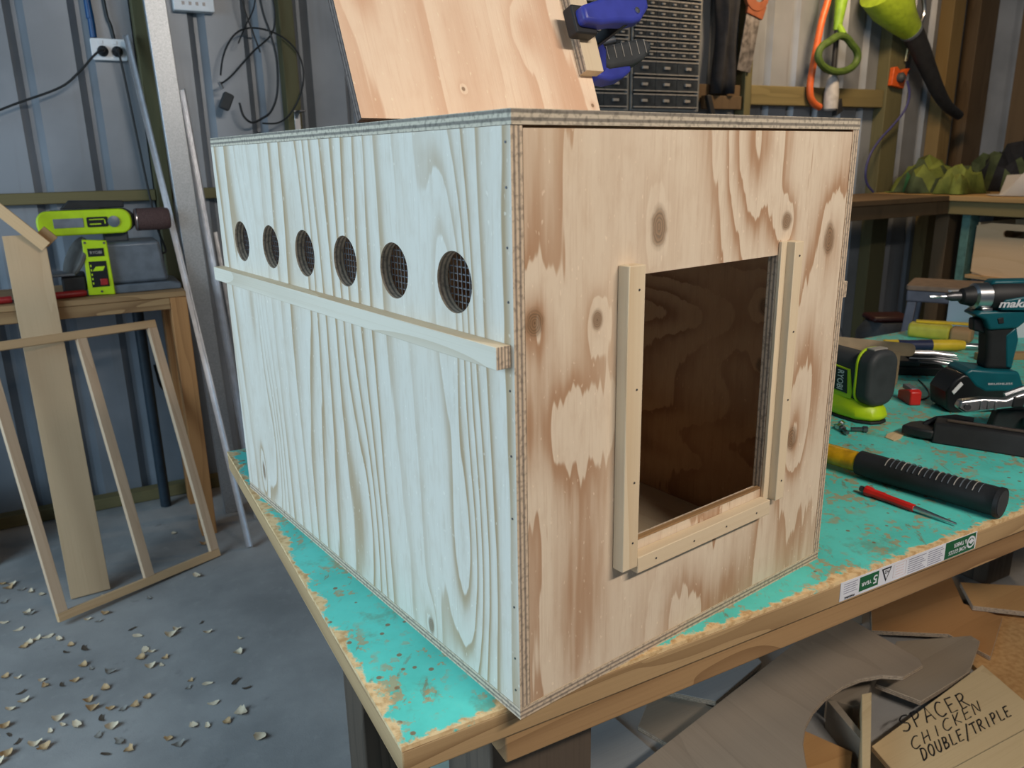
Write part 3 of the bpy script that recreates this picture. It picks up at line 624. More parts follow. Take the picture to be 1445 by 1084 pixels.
for a in ((-.16, .20, -.11, -.106, .003, .10), (-.16, .20, .106, .11, .003, .10), (-.16, -.156, -.106, .106, .003, .10), (.196, .2, -.106, .106, .003, .10)): MB().box(*a).build('wall', TUB, w)
MB().box(-.16, .2, -.11, .11, 0, .003).build('bottom', TUB, w); MB().box(-.165, .205, -.115, .115, .1003, .106).build('lid', TUB, w, bevel=.002)
solo(MB().box(-.10, .14, -.012, .012, 0, .018), 'timber_offcut', OREGON_X, 'short brown timber offcut on the table behind the driver grip', 'offcut', None, (1.905, .535, T), (0, 0, -28*D2R), bevel=.001)
solo(MB().prism([(-.03, -.01), (-.01, -.016), (.02, -.012), (.03, .004), (.0, .012), (-.022, .008)], 0, .0015), 'wood_flake', OFF[3], 'flat pale wood flake lying by the palm sander', 'flake', None, (1.125, .315, T+.0003), (0, 0, .3))
# ------------------------------------------------------------------ offcuts under the table
def scrap(name, poly, z0, z1, mat, label, edge=None, cat='offcut', group=None):
    return solo(MB().prism(poly, z0, z1, 'z', 0, 1), name, [mat, edge or E_Z], label, cat, group, bevel=.0015)
scrap('particle_board', [(2.115, .595), (2.182, .465), (1.761, .241), (1.769, .397), (1.803, .467)], .0, .016, CHIP, 'tan particle board offcut flat on the floor beneath the other offcuts', CHIP)
scrap('brown_board', [(1.882, .85), (2.19, .783), (2.048, .645), (2.076, .542), (1.853, .444), (1.855, .569), (1.682, .691)], .0165, .030, OFF[0], 'brown plywood offcut with a stepped edge under the table')
scrap('tan_board', [(2.13, .711), (2.322, .566), (2.164, .481), (2.032, .608)], .0305, .047, OFF[1], 'orange tan board on top of the stepped brown offcut')
scrap('grey_board', [(1.676, .607), (1.88, .519), (1.876, .49), (1.719, .422), (1.501, .41), (1.462, .513)], .0305, .045, OFF[2], 'grey plywood offcut with clipped corner behind the lettered board')
sb = thing('lettered_board', (0, 0, 0), 0, 'pale board hand lettered SPACER CHICKEN DOUBLE TRIPLE in black marker', 'board')
MB().prism([(1.755, .412), (1.683, .222), (1.485, .1), (1.198, .154), (1.206, .249), (1.243, .357)], .0456, .060, 'z', 0, 1).build('panel', [OFF[3], E_Z], sb, bevel=.0015)
GL = {'S': [[(.95, .95), (.5, 1), (.15, .8), (.3, .58), (.7, .45), (.75, .2), (.4, 0), (.0, .1)]], 'P': [[(.15, 0), (.2, 1)], [(.1, .95), (.6, 1), (.8, .78), (.6, .55), (.2, .48)]],
      'A': [[(.0, 0), (.45, 1), (.85, 0)], [(.15, .35), (.7, .38)]], 'C': [[(.85, .9), (.5, 1), (.15, .7), (.1, .3), (.4, 0), (.85, .1)]],
      'E': [[(.2, 1), (.15, 0), (.8, .03)], [(.2, .52), (.65, .55)], [(.2, 1), (.8, 1)]], 'R': [[(.15, 0), (.2, 1)], [(.15, .95), (.65, 1), (.8, .78), (.55, .55), (.2, .5)], [(.4, .5), (.9, 0)]],
      'H': [[(.15, 0), (.2, 1)], [(.75, 0), (.75, .95)], [(.15, .45), (.75, .52)]], 'I': [[(.45, 0), (.5, .9)]], 'K': [[(.2, 0), (.22, 1)], [(.8, .95), (.25, .45), (.85, 0)]],
      'N': [[(.1, 0), (.2, 1), (.7, .05), (.85, 1)]], 'D': [[(.15, 0), (.2, 1)], [(.1, 1), (.65, .9), (.85, .5), (.6, .1), (.1, 0)]], 'O': [[(.5, 1), (.15, .75), (.15, .25), (.5, 0), (.82, .3), (.8, .78), (.5, 1)]],
      'U': [[(.15, 1), (.15, .3), (.45, 0), (.75, .25), (.8, 1)]], 'B': [[(.15, 0), (.2, 1)], [(.15, 1), (.65, .92), (.6, .6), (.2, .52), (.75, .4), (.7, .1), (.12, 0)]], 'L': [[(.2, 1), (.18, 0), (.8, .03)]],
      '/': [[(.1, -.25), (.85, 1.15)]], 'T': [[(.5, 0), (.5, 1)], [(.0, .97), (.95, 1)]]}
for word, o, ux, uy, rad in (('SPACER', (1.345, .349), (.232, -.021), (.030, .040), .0019), ('CHICKEN', (1.309, .300), (.275, .003), (.027, .028), .0015), ('DOUBLE/TRIPLE', (1.300, .269), (.326, -.012), (.025, .027), .0018)):
    for i, ch in enumerate(word):
        m = MB()
        for st in GL[ch]:
            pts = [(o[0]+ux[0]*(i+x*.86)/len(word)+uy[0]*yv, o[1]+ux[1]*(i+x*.86)/len(word)+uy[1]*yv, .0602) for x, yv in st]
            m.tube(spline(pts, 4) if len(pts) > 3 else pts, rad, 6)
        ob = m.build('hand_letter', INK, sb); ob.scale = (1, 1, 1)
scrap('edging_strip', [(1.316, .211), (1.611, .202), (1.548, .137), (1.293, .141)], .0606, .079, OFF[3], 'pale offcut lying across the corner of the lettered board')
scrap('curved_panel', [(1.549, .716), (1.547, .456), (1.530, .436), (1.447, .431), (1.407, .461), (1.35, .478), (1.29, .481), (1.217, .472), (1.156, .454), (1.099, .427), (1.049, .39), (1.012, .35), (.968, .295), (.921, .238), (.7, .287), (.484, .469), (.628, .504)], .1115, .124, OFF[5], 'large grey brown panel with a curved cut out edge')
fr = thing('small_wooden_crate', (0, 0, 0), 0, 'broken wooden crate showing through the curved cut out', 'crate')
MB().prism([(1.318, .449), (1.345, .442), (1.129, .279), (1.100, .277)], .0, .110, 'z').build('side_board', OFF[3], fr, bevel=.001)
MB().prism([(1.262, .50), (1.280, .49), (1.235, .372), (1.215, .365)], .0, .080, 'z').build('side_board', OFF[2], fr, bevel=.001)
MB().prism([(1.169, .491), (1.21, .381), (1.13, .325), (1.061, .394)], .0, .040, 'z').build('end_block', OFF[1], fr, bevel=.001)
MB().prism([(1.289, .526), (1.464, .523), (1.355, .462), (1.322, .47)], .0, .060, 'z').build('corner_block', OFF[2], fr, bevel=.001)
scrap('cool_grey_board', [(.982, .783), (1.213, .864), (1.337, .852), (1.294, .741), (1.072, .682)], .0145, .03, OFF[4], 'blue grey board lying behind the curved panel')
scrap('dull_board', [(.855, .723), (.998, .832), (1.068, .676), (.89, .605)], .0, .014, OFF[2], 'dull grey board partly under the blue grey board')
scrap('corner_board', [(.816, .868), (.835, .628), (.719, .598), (.552, .694)], .0, .016, OFF[4], 'pale grey board with a sharp corner near the front table leg')
solo(MB().prism(rrect(-.055, .055, -.02, .02, .002, 2), 0, .30), 'grey_block', OFF[2], 'upright grey timber block standing behind the curved panel', 'block', None, (1.69, .80, 0), (0, 0, -.5), bevel=.002)
bk = thing('pale_green_bucket', (.32, .545, 0), 0, 'pale green plastic bucket standing under the table', 'bucket')
BG = plain('pale green plastic', (.34, .42, .36), .4)
MB().lathe([(.055, 0), (.075, .27)], 24).build('body', BG, bk); MB().lathe([(.080, .268), (.080, .282), (.074, .287), (.04, .290)], 24).build('lid', BG, bk)
# ------------------------------------------------------------------ floor litter
LEAF = [plain('dry chip pale', srgb(232, 214, 184), .7, 0, .15, 60), plain('dry chip tan', srgb(206, 172, 128), .7, 0, .25, 60), plain('dry chip grey', srgb(150, 146, 138), .7, 0, .25, 60), plain('dry chip dark', srgb(84, 72, 60), .7, 0, .2, 60)]
def leaf_mesh(seed, mat):
    r = random.Random(seed); m = MB(); n = 5; L = .026; w = r.uniform(.006, .011); curl = r.uniform(.2, .9); vs = []
    for i in range(n):
        t = i/(n-1); wd = w*math.sin(math.pi*(.12+.8*t))*(1+r.uniform(-.35, .35)); x = (t-.5)*L; z = .0012+curl*.010*(2*t-1)**2
        for q in (-1, 0, 1): vs.append((x+r.uniform(-.001, .001), q*wd+.003*math.sin(3*t), z+abs(q)*.004*curl))
    m.add(vs, [(i*3+q, i*3+q+1, (i+1)*3+q+1, (i+1)*3+q) for i in range(n-1) for q in (0, 1)])
    o = m.build('wood_shaving', mat, ang=80); me = o.data; bpy.data.objects.remove(o)
    lo = min(v.co.z for v in me.vertices)
    for v in me.vertices: v.co.z -= lo-.0003
    return me
LM = [leaf_mesh(i, LEAF[(0, 0, 1, 2, 0, 1, 0, 3)[i]]) for i in range(8)]
CHIPS = [(-.58, 2.39), (-.55, 2.37), (-.56, 2.35), (-.52, 2.31), (-.49, 2.28), (-.46, 2.24), (-.57, 2.25), (-.5, 2.14), (-.49, 2.12), (-.56, 2.11), (-.52, 2.04), (-.47, 1.95), (-.5, 1.92), (-.49, 1.94), (-.41, 1.91), (-.39, 1.83), (-.38, 1.86), (-.44, 1.95), (-.34, 1.82), (-.51, 1.76), (-.54, 1.78), (-.45, 1.71), (-.44, 1.68), (-.5, 1.68), (-.52, 1.61), (-.49, 1.63), (-.4, 1.66), (-.37, 1.66), (-.35, 1.73), (-.33, 1.7), (-.28, 1.66), (-.21, 1.86), (-.2, 1.81), (-.19, 1.72), (-.17, 1.70), (-.2, 1.68), (-.18, 1.63), (-.15, 1.62), (-.14, 1.65), (-.3, 1.58), (-.11, 1.77), (-.09, 1.79), (-.02, 1.79), (-.01, 1.72), (.07, 1.64), (.05, 1.57), (-.09, 1.5), (-.1, 1.47), (-.05, 1.46), (.02, 1.43), (.04, 1.39), (-.2, 1.48), (-.05, 1.37), (.01, 1.29), (-.03, 1.27), (-.11, 1.3), (-.08, 1.28), (-.17, 1.28), (-.15, 1.25), (-.26, 1.29), (-.28, 1.33), (-.32, 1.38), (-.29, 1.4), (-.31, 1.45), (-.33, 1.51), (-.29, 1.48), (-.26, 1.46), (-.23, 1.46), (-.41, 1.51), (-.40, 1.47), (-.37, 1.45), (-.31, 1.3), (-.44, 1.4), (-.46, 1.43), (-.43, 1.46), (-.53, 1.54), (-.52, 1.50), (-.5, 1.46), (-.52, 1.42), (-.54, 1.40), (-.33, 1.99), (-.30, 1.96), (-.15, 2.03), (-.28, 2.12), (-.28, 2.00), (.01, 2.1), (-.34, 1.55), (.03, 1.17), (-.02, 2.50), (.07, 2.35), (-.60, 2.30), (-.62, 2.18), (-.60, 1.90), (-.58, 1.72)]
for i, (x, y) in enumerate(CHIPS):
    if (x+.40)**2+(y-2.03)**2 < .0009: continue
    o = bpy.data.objects.new('wood_shaving', LM[random.randrange(8)]); COL.objects.link(o); o.location = (x, y, 0); o.rotation_euler = (0, 0, random.uniform(0, 6.28))
    kk = LM.index(o.data); k = random.uniform(.65, 1.35); o.scale = (k, k, k*.9); tag(o, 'small '+('pale', 'pale', 'tan', 'grey', 'pale', 'tan', 'pale', 'dark brown')[kk]+' curled wood shaving lying loose on the concrete floor', 'wood shaving', 'wood shavings scattered on the floor')
# ------------------------------------------------------------------ left side: bench, sander, leaning timber
wb = thing('sander_bench', (0, 0, 0), 0, 'brown timber bench carrying the belt sander against the ribbed wall', 'workbench')
MB().box(-1.3, .129, 2.424, 2.86, .925, .945).build('top', OREGON_X, wb, bevel=.002); MB().box(-1.3, .0735, 2.42, 2.45, .885, .9245).build('front_rail', OREGON_X, wb, bevel=.002)
for x, yy in ((.074, 2.42), (-1.29, 2.452), (.074, 2.76)): MB().box(x, x+.055, yy, yy+.09, 0, .9245).build('leg', OREGON_Z, wb, bevel=.002)
MB().box(.088, .13, 2.512, 2.758, .86, .9245).build('side_rail', OREGON_Y, wb, bevel=.002)
sd = thing('belt_disc_sander', (-.04, 2.60, .945), 0, 'lime green and grey belt and disc sander on the brown bench', 'belt sander')
MB().prism([(-.14, 0), (.165, 0), (.165, .02), (.13, .03), (-.12, .03), (-.14, .02)], -.11, .11, 'y').build('base', GREYL, sd, bevel=.004)
MB().prism([(-.125, .03), (.128, .03), (.112, .175), (-.105, .175)], -.095, .08, 'y').build('motor_body', GREYL, sd, bevel=.012, seg=3)
cp = MB().prism([(-.135, .004), (-.052, .0), (-.055, .185), (-.13, .192)], -.118, -.096, 'y').build('control_plate', LIME, sd, bevel=.003)
MB().box(-.118, -.068, -.1195, -.1181, .134, .162).build('name_panel', BLACKG, cp, bevel=.0004); MB().prism([(-.12, .03), (-.066, .03), (-.066, .118), (-.12, .118)], -.1195, -.1181, 'y').build('switch_panel', BLACKG, cp)
MB().box(-.093, -.070, -.126, -.1196, .036, .058).build('red_switch', DKRED, cp, bevel=.002); lettering('RYOBI', .010, LIP, cp, TR(-.093, -.1199, .148, 90, 0, 0), .036)
for k in range(5): MB().box(-.117, -.113, -.1200, -.1196, .04+k*.015, .047+k*.015).build('scale_mark', LIME, cp)
MB().prism([(-.112, .085), (-.08, .085), (-.072, .10), (-.10, .10)], -.1200, -.1196, 'y').build('printed_mark', LIME, cp)
for x, z in ((-.122, .182), (-.064, .178), (-.093, .014)): MB().lathe([(.004, 0), (.004, .0012)], 10, M=TR(x, -.1181, z, 90, 0, 0)).build('screw', DKSTEEL, cp)
# belt arm
ar = MB().prism(rrect(-.255, .035, .205, .288, .034, 5), -.075, -.045, 'y').build('belt_cover', LIME, sd, bevel=.006, seg=3)
MB().box(-.205, -.115, -.0775, -.0752, .231, .262).build('window', plain('sander label grey', (.20, .22, .26), .4), ar, bevel=.001); MB().prism(rrect(-.105, -.04, .230, .264, .004, 2), -.0775, -.0752, 'y').build('slot_panel', BLACKG, ar)
for a in ((-.097, -.048, .254, .257), (-.097, -.062, .238, .242), (-.051, -.048, .24, .257)): MB().box(a[0], a[1], -.0785, -.0776, a[2], a[3]).build('slot_mark', LIME, ar)
MB().lathe([(.019, 0), (.019, .004), (.010, .006)], 18, M=TR(-.022, -.0755, .246, 90, 0, 0)).build('tracking_knob', GREYL, ar)
MB().prism(rrect(-.24, .05, .208, .286, .038, 7), -.043, .06, 'y').build('belt_tray', BLACK, sd, bevel=.002)
MB().lathe([(.034, 0), (.0385, .004), (.0395, .09), (.036, .112), (.03, .116)], 28, M=TR(.046, -.048, .247, 0, 90, 0)).build('sanding_belt', BELT, sd)
MB().lathe([(.040, 0), (.040, .003)], 28, M=TR(.050, -.048, .247, 0, 90, 0)).build('roller_flange', STEEL, sd)
MB().prism([(-.18, .29), (.02, .29), (.02, .312), (-.15, .318)], -.02, .05, 'y').build('work_stop', BLACK, sd, bevel=.003)
MB().box(-.06, .02, -.03, .05, .172, .212).build('neck', GREY, sd, bevel=.006)
MB().lathe([(.072, 0), (.075, .004), (.075, .012), (.07, .016)], 32, M=TR(-.15, -.05, .125, 0, -62, 18)).build('sanding_disc', plain('grey sanding disc', (.13, .13, .125), .8), sd)
MB().box(-.30, -.165, -.11, .0, .072, .082).build('disc_table', GREYL, sd, bevel=.003); MB().box(-.21, -.135, -.10, .06, .0, .07).build('disc_housing', BLACK, sd, bevel=.008)
rs = thing('red_handled_tool', (-.30, 2.475, .945), 6*D2R, 'red handled tool lying on the bench by the sander', 'hand tool')
MB().lathe([(.010, 0), (.0125, .01), (.0115, .09), (.008, .1)], 14, M=TR(.02, 0, .0126, 0, 90, 0)).build('handle', DKRED, rs); MB().tube([(.02, 0, .011), (-.10, .01, .008)], [.005, .004], 10).build('shank', DKSTEEL, rs); MB().lathe([(.012, 0), (.012, .05)], 12, M=TR(-.15, .012, .0126, 0, 90, 0)).build('end_grip', DKRED, rs)
# leaning frame: bottom rail on the floor, top against the bench
fu = Vector((.909, .415, -.030)).normalized(); FL = .565; fb = Vector((.110, 2.216, .003)); fa = fb-fu*FL
fz = Vector((-.135, .268, .935)); fz = (fz-fu*fz.dot(fu)).normalized(); fn = fz.cross(fu)
fm = Matrix(((fu.x, fn.x, fz.x), (fu.y, fn.y, fz.y), (fu.z, fn.z, fz.z)))
f = thing('open_timber_screen', fa, fm.to_euler(), 'light timber frame with one middle bar leaning against the bench', 'frame')
FH = .885; w = .027
MB().box(0, FL, 0, .018, 0, w).build('bottom_rail', FRAME_X, f, bevel=.001); MB().box(-.12, FL-.0, 0, .018, FH-w, FH).build('top_rail', FRAME_X, f, bevel=.001)
for x in (0, FL-.032, .285): MB().box(x, x+.032, 0, .018, w+.0002, FH-w-.0002).build('upright', FRAME_Z, f, bevel=.001)
# plywood board behind the frame
def lean(name, a, b, up_, width, h, th, mat, label, cat='board', z=.004):
    a, b, up_ = Vector(a), Vector(b), Vector(up_); u = (b-a).normalized(); q = (up_-a); q = (q-u*q.dot(u)).normalized(); n = q.cross(u)
    R = Matrix(((u.x, n.x, q.x), (u.y, n.y, q.y), (u.z, n.z, q.z)))
    return solo(MB().box(0, width, 0, th, 0, h), name, mat, label, cat, None, a+Vector((0, 0, z)), R.to_euler(), bevel=.001)
lean('leaning_board', (-.374, 2.150, 0), (-.264, 2.157, 0), (-.413, 2.450, 1.155), .118, 1.2, .012, [BOARD_Z], 'wide brown plywood board leaning behind the light timber frame')
tr = thing('timber_brace', (-.345, 2.400, 1.205), (0, 48*D2R, 0), 'pale angled timber brace resting on top of the leaning board', 'brace')
MB().box(-.16, .105, .012, .030, -.018, .018).build('bar', FRAME_X, tr, bevel=.001); MB().box(.06, .11, .0305, .048, -.0, .045).build('end_block', OREGON_X, tr, bevel=.001)
# galvanised post and bars
solo(MB().prism([(-.035, -.02), (.035, -.02), (.035, .02), (.027, .02), (.027, -.012), (-.027, -.012), (-.027, .02), (-.035, .02)], 0, 2.70), 'galvanised_post', GALV, 'galvanised steel channel post standing beside the sander bench', 'post', None, (.222, 2.60, .002), (0, -1.6*D2R, 0), bevel=.002)
def bar(name, a, b, w, label, mat=ALU):
    a, b = Vector(a), Vector(b); q = (b-a)
    return solo(MB().prism([(-w, -w), (w, -w), (w, -w*.6), (-w*.6, -w*.6), (-w*.6, w), (-w, w)], 0, q.length), name, mat, label, 'metal bar', None, a, q.to_track_quat('Z', 'Y').to_euler())
bar('aluminium_angle', (.213, 2.222, .006), (.085, 2.845, 1.84), .009, 'slim bright aluminium angle leaning from floor to timber stud')
bar('aluminium_angle', (.295, 2.46, .008), (.228, 2.67, 1.64), .012, 'shorter aluminium angle leaning against the galvanised post')
bar('aluminium_rod', (.335, 2.52, .008), (.30, 2.74, 1.12), .006, 'thin aluminium bar leaning close behind the nest box', STEEL)
# pipe and hanging cable below the bench
pp = solo(MB().tube([(-.015, 2.80, .003), (-.015, 2.80, .86)], .021, 14), 'drain_pipe', plain('dark pipe', (.025, .04, .055), .4), 'dark upright pipe on the wall below the sander bench', 'pipe')
solo(MB().tube(spline([(.02, 2.83, .60), (.03, 2.83, .52), (.045, 2.835, .49), (.06, 2.84, .50), (.07, 2.86, .54)]), .005, 8), 'looped_cable', CABLE, 'short black cable looping across the wall below the bench', 'cable')
cr = thing('dark_crate', (-.78, 2.66, 0), 0, 'dark plastic crate on the floor below the bench', 'crate')
for a in ((-.16, .16, -.12, -.11, .01, .24), (-.16, .16, .11, .12, .01, .24), (-.16, -.15, -.11, .11, .01, .24), (.15, .16, -.11, .11, .01, .24)): MB().box(*a).build('wall', BLACK, cr, bevel=.003)
MB().box(-.16, .16, -.12, .12, 0, .01).build('bottom', BLACK, cr)
# ------------------------------------------------------------------ wall fittings on the left
YF = YW-.0012
ou = thing('power_outlet', (.027, YF, 1.795), 0, 'white double power outlet on the ribbed wall above the sander', 'power outlet')
MB().prism(rrect(-.058, .058, -.036, .036, .006), -.022, 0, 'y').build('box', WHITE, ou, bevel=.002); MB().prism(rrect(-.060, .060, -.038, .038, .007), -.027, -.0222, 'y').build('face_plate', WHITE, ou, bevel=.002)
for x in (-.026, .022): MB().prism(rrect(x-.008, x+.008, .018, .03, .003), -.0295, -.0272, 'y').build('switch', WHITE, ou, bevel=.001)
for x, path, lab in ((-.022, [(0, -.03, 0), (-.012, -.05, -.004), (-.04, -.06, -.028), (-.09, -.06, -.08), (-.16, -.055, -.135), (-.30, -.05, -.19), (-.47, -.045, -.255), (-.75, -.04, -.33)], 'left black plug with cable sagging away along the wall'),
                     (.027, [(0, -.03, 0), (.001, -.05, -.012), (.004, -.06, -.05), (.012, -.06, -.16), (.024, -.06, -.34), (.035, -.065, -.50), (.045, -.10, -.64), (.055, -.20, -.72), (.04, -.26, -.73)], 'right black plug with cable dropping to the belt sander')):
    c = thing('plug_and_cable', (.027+x, YF-.0275, 1.788), 0, lab, 'power cable')
    MB().lathe([(.019, 0), (.019, .012), (.015, .022), (.007, .032)], 18, M=TR(0, 0, 0, 90, 0, 0)).build('plug', BLACK, c); MB().tube(spline(path), .0042, 8).build('cable', CABLE, c)
solo(MB().tube([(-.018, YF-.014, 1.836), (-.018, YF-.014, 1.90), (-.020, YF-.014, 1.901), (-.022, YF-.014, 1.97), (-.024, YF-.014, 2.3)], [.012, .012, .014, .012, .012], 14), 'blue_conduit', BLUEC, 'blue conduit running up from the double power outlet', 'conduit')
solo(MB().tube(spline([(.05, YF-.012, 1.834), (.045, YF-.016, 1.88), (.034, YF-.016, 1.95), (.026, YF-.014, 2.3)]), .006, 8), 'feed_cable', CABLE, 'black cable rising from the double power outlet', 'cable')
jb = thing('junction_box', (.345, YF, 1.985), 0, 'white junction box with small vents above the looped cables', 'junction box')
MB().prism(rrect(-.075, .075, -.04, .08, .006), -.045, 0, 'y').build('case', WHITE, jb, bevel=.003)
for k in range(4): MB().box(-.045+k*.025, -.035+k*.025, -.0462, -.0452, -.02, -.008).build('vent', DKSTEEL, jb)
YC = YF-.085
cl = thing('hanging_cable_coil', (.565, YC, 1.71), 0, 'loose loop of black cable with plug hanging on the wall', 'cable')
MB().tube(spline([(.165*math.cos(a*D2R)+.01*math.sin(a*.05), -.012+.004*math.sin(a*.09), .18*math.sin(a*D2R)) for a in range(-100, 190, 20)]), .0036, 7).build('loop', CABLE, cl)
MB().tube(spline([(-.162, -.012, -.03), (-.12, -.018, .0), (-.03, -.02, .09), (.05, -.02, .16), (.07, -.02, .24), (.06, -.02, .34), (.055, -.02, .5)]), .0036, 7).build('strand', CABLE, cl)
MB().tube(spline([(-.10, -.014, -.10), (-.09, -.016, -.15), (-.06, -.016, -.175), (-.02, -.016, -.16), (.02, -.02, -.13), (.05, -.022, -.06), (.06, -.022, .06), (.045, -.022, .16), (.02, -.02, .26), (.0, -.02, .5)]), .0046, 7).build('strand', CABLE, cl)
MB().tube(spline([(-.08, -.01, .12), (-.05, -.012, .18), (.0, -.014, .28), (.02, -.014, .5)]), .003, 7).build('strand', CABLE, cl); MB().tube(spline([(.0, -.014, .09), (-.02, -.014, .16), (-.05, -.014, .28), (-.06, -.014, .5)]), .0034, 7).build('strand', CABLE, cl)
MB().prism(rrect(-.02, .02, -.045, .02, .008), -.03, .0, 'y', M=TR(-.145, 0, -.085, 0, 25, 0)).build('plug', GREYD, cl, bevel=.004); MB().tube([(-.158, -.016, -.05), (-.17, -.016, -.025)], .006, 8).build('plug_collar', STEEL, cl)
hk = thing('wall_bracket', (.695, YW-.077, 1.545), 0, 'small steel shelf bracket screwed to the timber stud', 'bracket')
MB().box(-.012, .012, -.004, 0, -.07, .04).build('back_plate', STEEL, hk, bevel=.001); MB().box(-.012, .012, -.10, -.0045, .03, .036).build('arm', DKSTEEL, hk, bevel=.001)
# ------------------------------------------------------------------ tool wall at the back
def cabinet(x0, x1, z0, label):
    c = thing('drawer_cabinet', ((x0+x1)/2, YF, z0), 0, label, 'drawer cabinet', 'wall hung drawer cabinets'); w = (x1-x0)/2; Dp = .15; H = .66
    for a in ((-w, -w+.012), (w-.012, w)): MB().box(a[0], a[1], -Dp, 0, 0, H).build('side', CABF, c, bevel=.002)
    MB().box(-w+.0125, w-.0125, -.006, 0, 0, H).build('back', CABF, c); MB().box(-w+.0125, w-.0125, -Dp, -.0065, 0, .010).build('bottom', CABF, c); MB().box(-w+.0125, w-.0125, -Dp, -.0065, H-.01, H).build('top', CABF, c)
    z = .011; big = MB(); 
    rows = [(3, .078)]*3+[(6, .047)]*8; protos = {}
    for n, hh in rows:
        if z+hh > H-.011: break
        cw = (2*w-.026)/n
        MB().box(-w+.0125, w-.0125, -Dp+.02, -.0065, z, z+.004).build('divider', CABF, c)
        for k in range(n):
            x = -w+.013+cw*(k+.5)
            if n not in protos:
                m = MB(); e = cw/2-.0018; m.box(-e, e, -Dp-.002, -Dp+.003, .005, hh-.006, 0); m.box(-e, e, -Dp-.012, -Dp-.0022, .005, .010, 1); m.box(-e, e, -Dp-.006, -Dp-.0022, hh-.012, hh-.006, 1)
                m.box(-e*.25, e*.25, -Dp-.010, -Dp-.0022, hh*.42, hh*.58, 1); m.box(-e, e, -Dp+.0032, -.03, .005, hh*.55, 2)
                o = m.build('drawer', [DRAWER, LIP, DRAWERP], c); protos[n] = o
            else: o = protos[n].copy(); COL.objects.link(o)
            o.location = (x, 0, z)
        z += hh
    return c
cabinet(2.353, 2.797, 1.60, 'grey small parts drawer cabinet beside the hand saw')
cabinet(1.895, 2.341, 1.60, 'grey small parts drawer cabinet partly behind the bar clamp')
YT = YW-.05
hs = thing('hand_saw', (3.17, YW-.086, 1.82), (0, 5*D2R, 0), 'old hand saw with orange handle hanging blade down', 'hand saw')
MB().prism([(-.055, 0), (.045, -.005), (.07, .30), (-.03, .33)], -.004, 0, 'y').build('blade', SAWST, hs)
m = MB(); N = 20
oc = [(.02+.085*math.cos(a*2*math.pi/N), .385+.08*math.sin(a*2*math.pi/N)) for a in range(N)]; ic = [(.035+.045*math.cos(a*2*math.pi/N), .395+.042*math.sin(a*2*math.pi/N)) for a in range(N)]
m.add([(x, yy, z) for yy in (-.016, .006) for x, z in oc]+[(x, yy, z) for yy in (-.016, .006) for x, z in ic], [q for k in range(N) for q in ((k, (k+1) % N, 2*N+(k+1) % N, 2*N+k), (N+(k+1) % N, N+k, 3*N+k, 3*N+(k+1) % N), (k, N+k, N+(k+1) % N, (k+1) % N), (2*N+k, 2*N+(k+1) % N, 3*N+(k+1) % N, 3*N+k))])
SAWH = plain('shaded orange saw handle', (.22, .06, .02), .5); m.build('handle', SAWH, hs, bevel=.003); MB().prism([(-.04, .29), (.08, .27), (.10, .34), (-.03, .36)], -.012, .004, 'y').build('handle_cheek', SAWH, hs, bevel=.003)  # handle orange darkened, its shade is part of the colour
ct = thing('dark_work_coat', (3.03, YW-.06, 2.42), 0, 'dark work coat hanging between the drawers and the hand saw', 'coat')
m = MB(); n = 9; vs = []
for i in range(10):
    z = -.08*i
    for k in range(n): 
        t = k/(n-1)*2-1; vs.append((t*(.07+.012*math.sin(i*.9)), -.02-.02*math.cos(t*5+i*.3)-.012*(1-t*t), z))
m.add(vs, [(i*n+k, i*n+k+1, (i+1)*n+k+1, (i+1)*n+k) for i in range(9) for k in range(n-1)]); o = m.build('body', CLOTHD, ct, ang=70); so = o.modifiers.new('t', 'SOLIDIFY'); so.thickness = .01
MB().tube([(0, 0, 0), (0, -.03, .01), (0, -.035, .04)], .005, 8).build('hook', DKSTEEL, ct)
sp = thing('timber_shelf_bracket', (3.03, YW-.052, 1.74), 0, 'dark bracket arm sloping down below the work coat', 'bracket')
MB().box(-.13, .14, -.028, 0, -.12, -.05).build('cleat', WALN, sp, bevel=.003); MB().prism([(-.135, -.05), (-.105, -.05), (-.03, -.25), (-.065, -.25)], -.055, -.031, 'y').build('brace', BLACK, sp, bevel=.003)
bs = solo(MB().tube(spline([(3.80, YT-.048, 2.42), (3.775, YT-.048, 2.24), (3.735, YT-.048, 2.11), (3.712, YT-.048, 1.99), (3.692, YT-.048, 1.86), (3.680, YT-.048, 1.765), (3.69, YT-.048, 1.70), (3.725, YT-.048, 1.66), (3.775, YT-.048, 1.64)]), .020, 12), 'bow_saw_frame', ORANGEP, 'orange tubular bow saw frame hanging on the wall', 'bow saw')
lt = thing('line_trimmer', (3.845, YT-.066, 1.62), 0, 'green string trimmer with loop handle hanging on the wall', 'string trimmer')
MB().tube([(.0, 0, .17), (.0, 0, .62)], .015, 12).build('lower_shaft', BLACK, lt); MB().tube([(.0, 0, .44), (.015, 0, .60), (.02, 0, .95)], [.022, .036, .040], 14).build('upper_grip', GREEN, lt)
MB().tube(spline([(.165*math.cos(a*D2R)-.03, -.05, .295+.085*math.sin(a*D2R)+(.02 if 60 < a < 120 else 0)) for a in range(0, 360, 24)], 4, True), .021, 10, closed=True).build('loop_handle', DKGREEN, lt)
MB().tube([(0, -.05, .41), (0, -.02, .45), (0, 0, .47)], .018, 10).build('handle_clamp', GREEN, lt)
MB().lathe([(.03, .0), (.042, .01), (.042, .1), (.032, .17), (.02, .2)], 18).build('motor_head', plain('dull white plastic', (.42, .42, .42), .5), lt); MB().prism([(.04, -.03), (.09, .0), (.07, .07), (.045, .06)], -.02, .02, 'y').build('guard', BLACK, lt, bevel=.003)
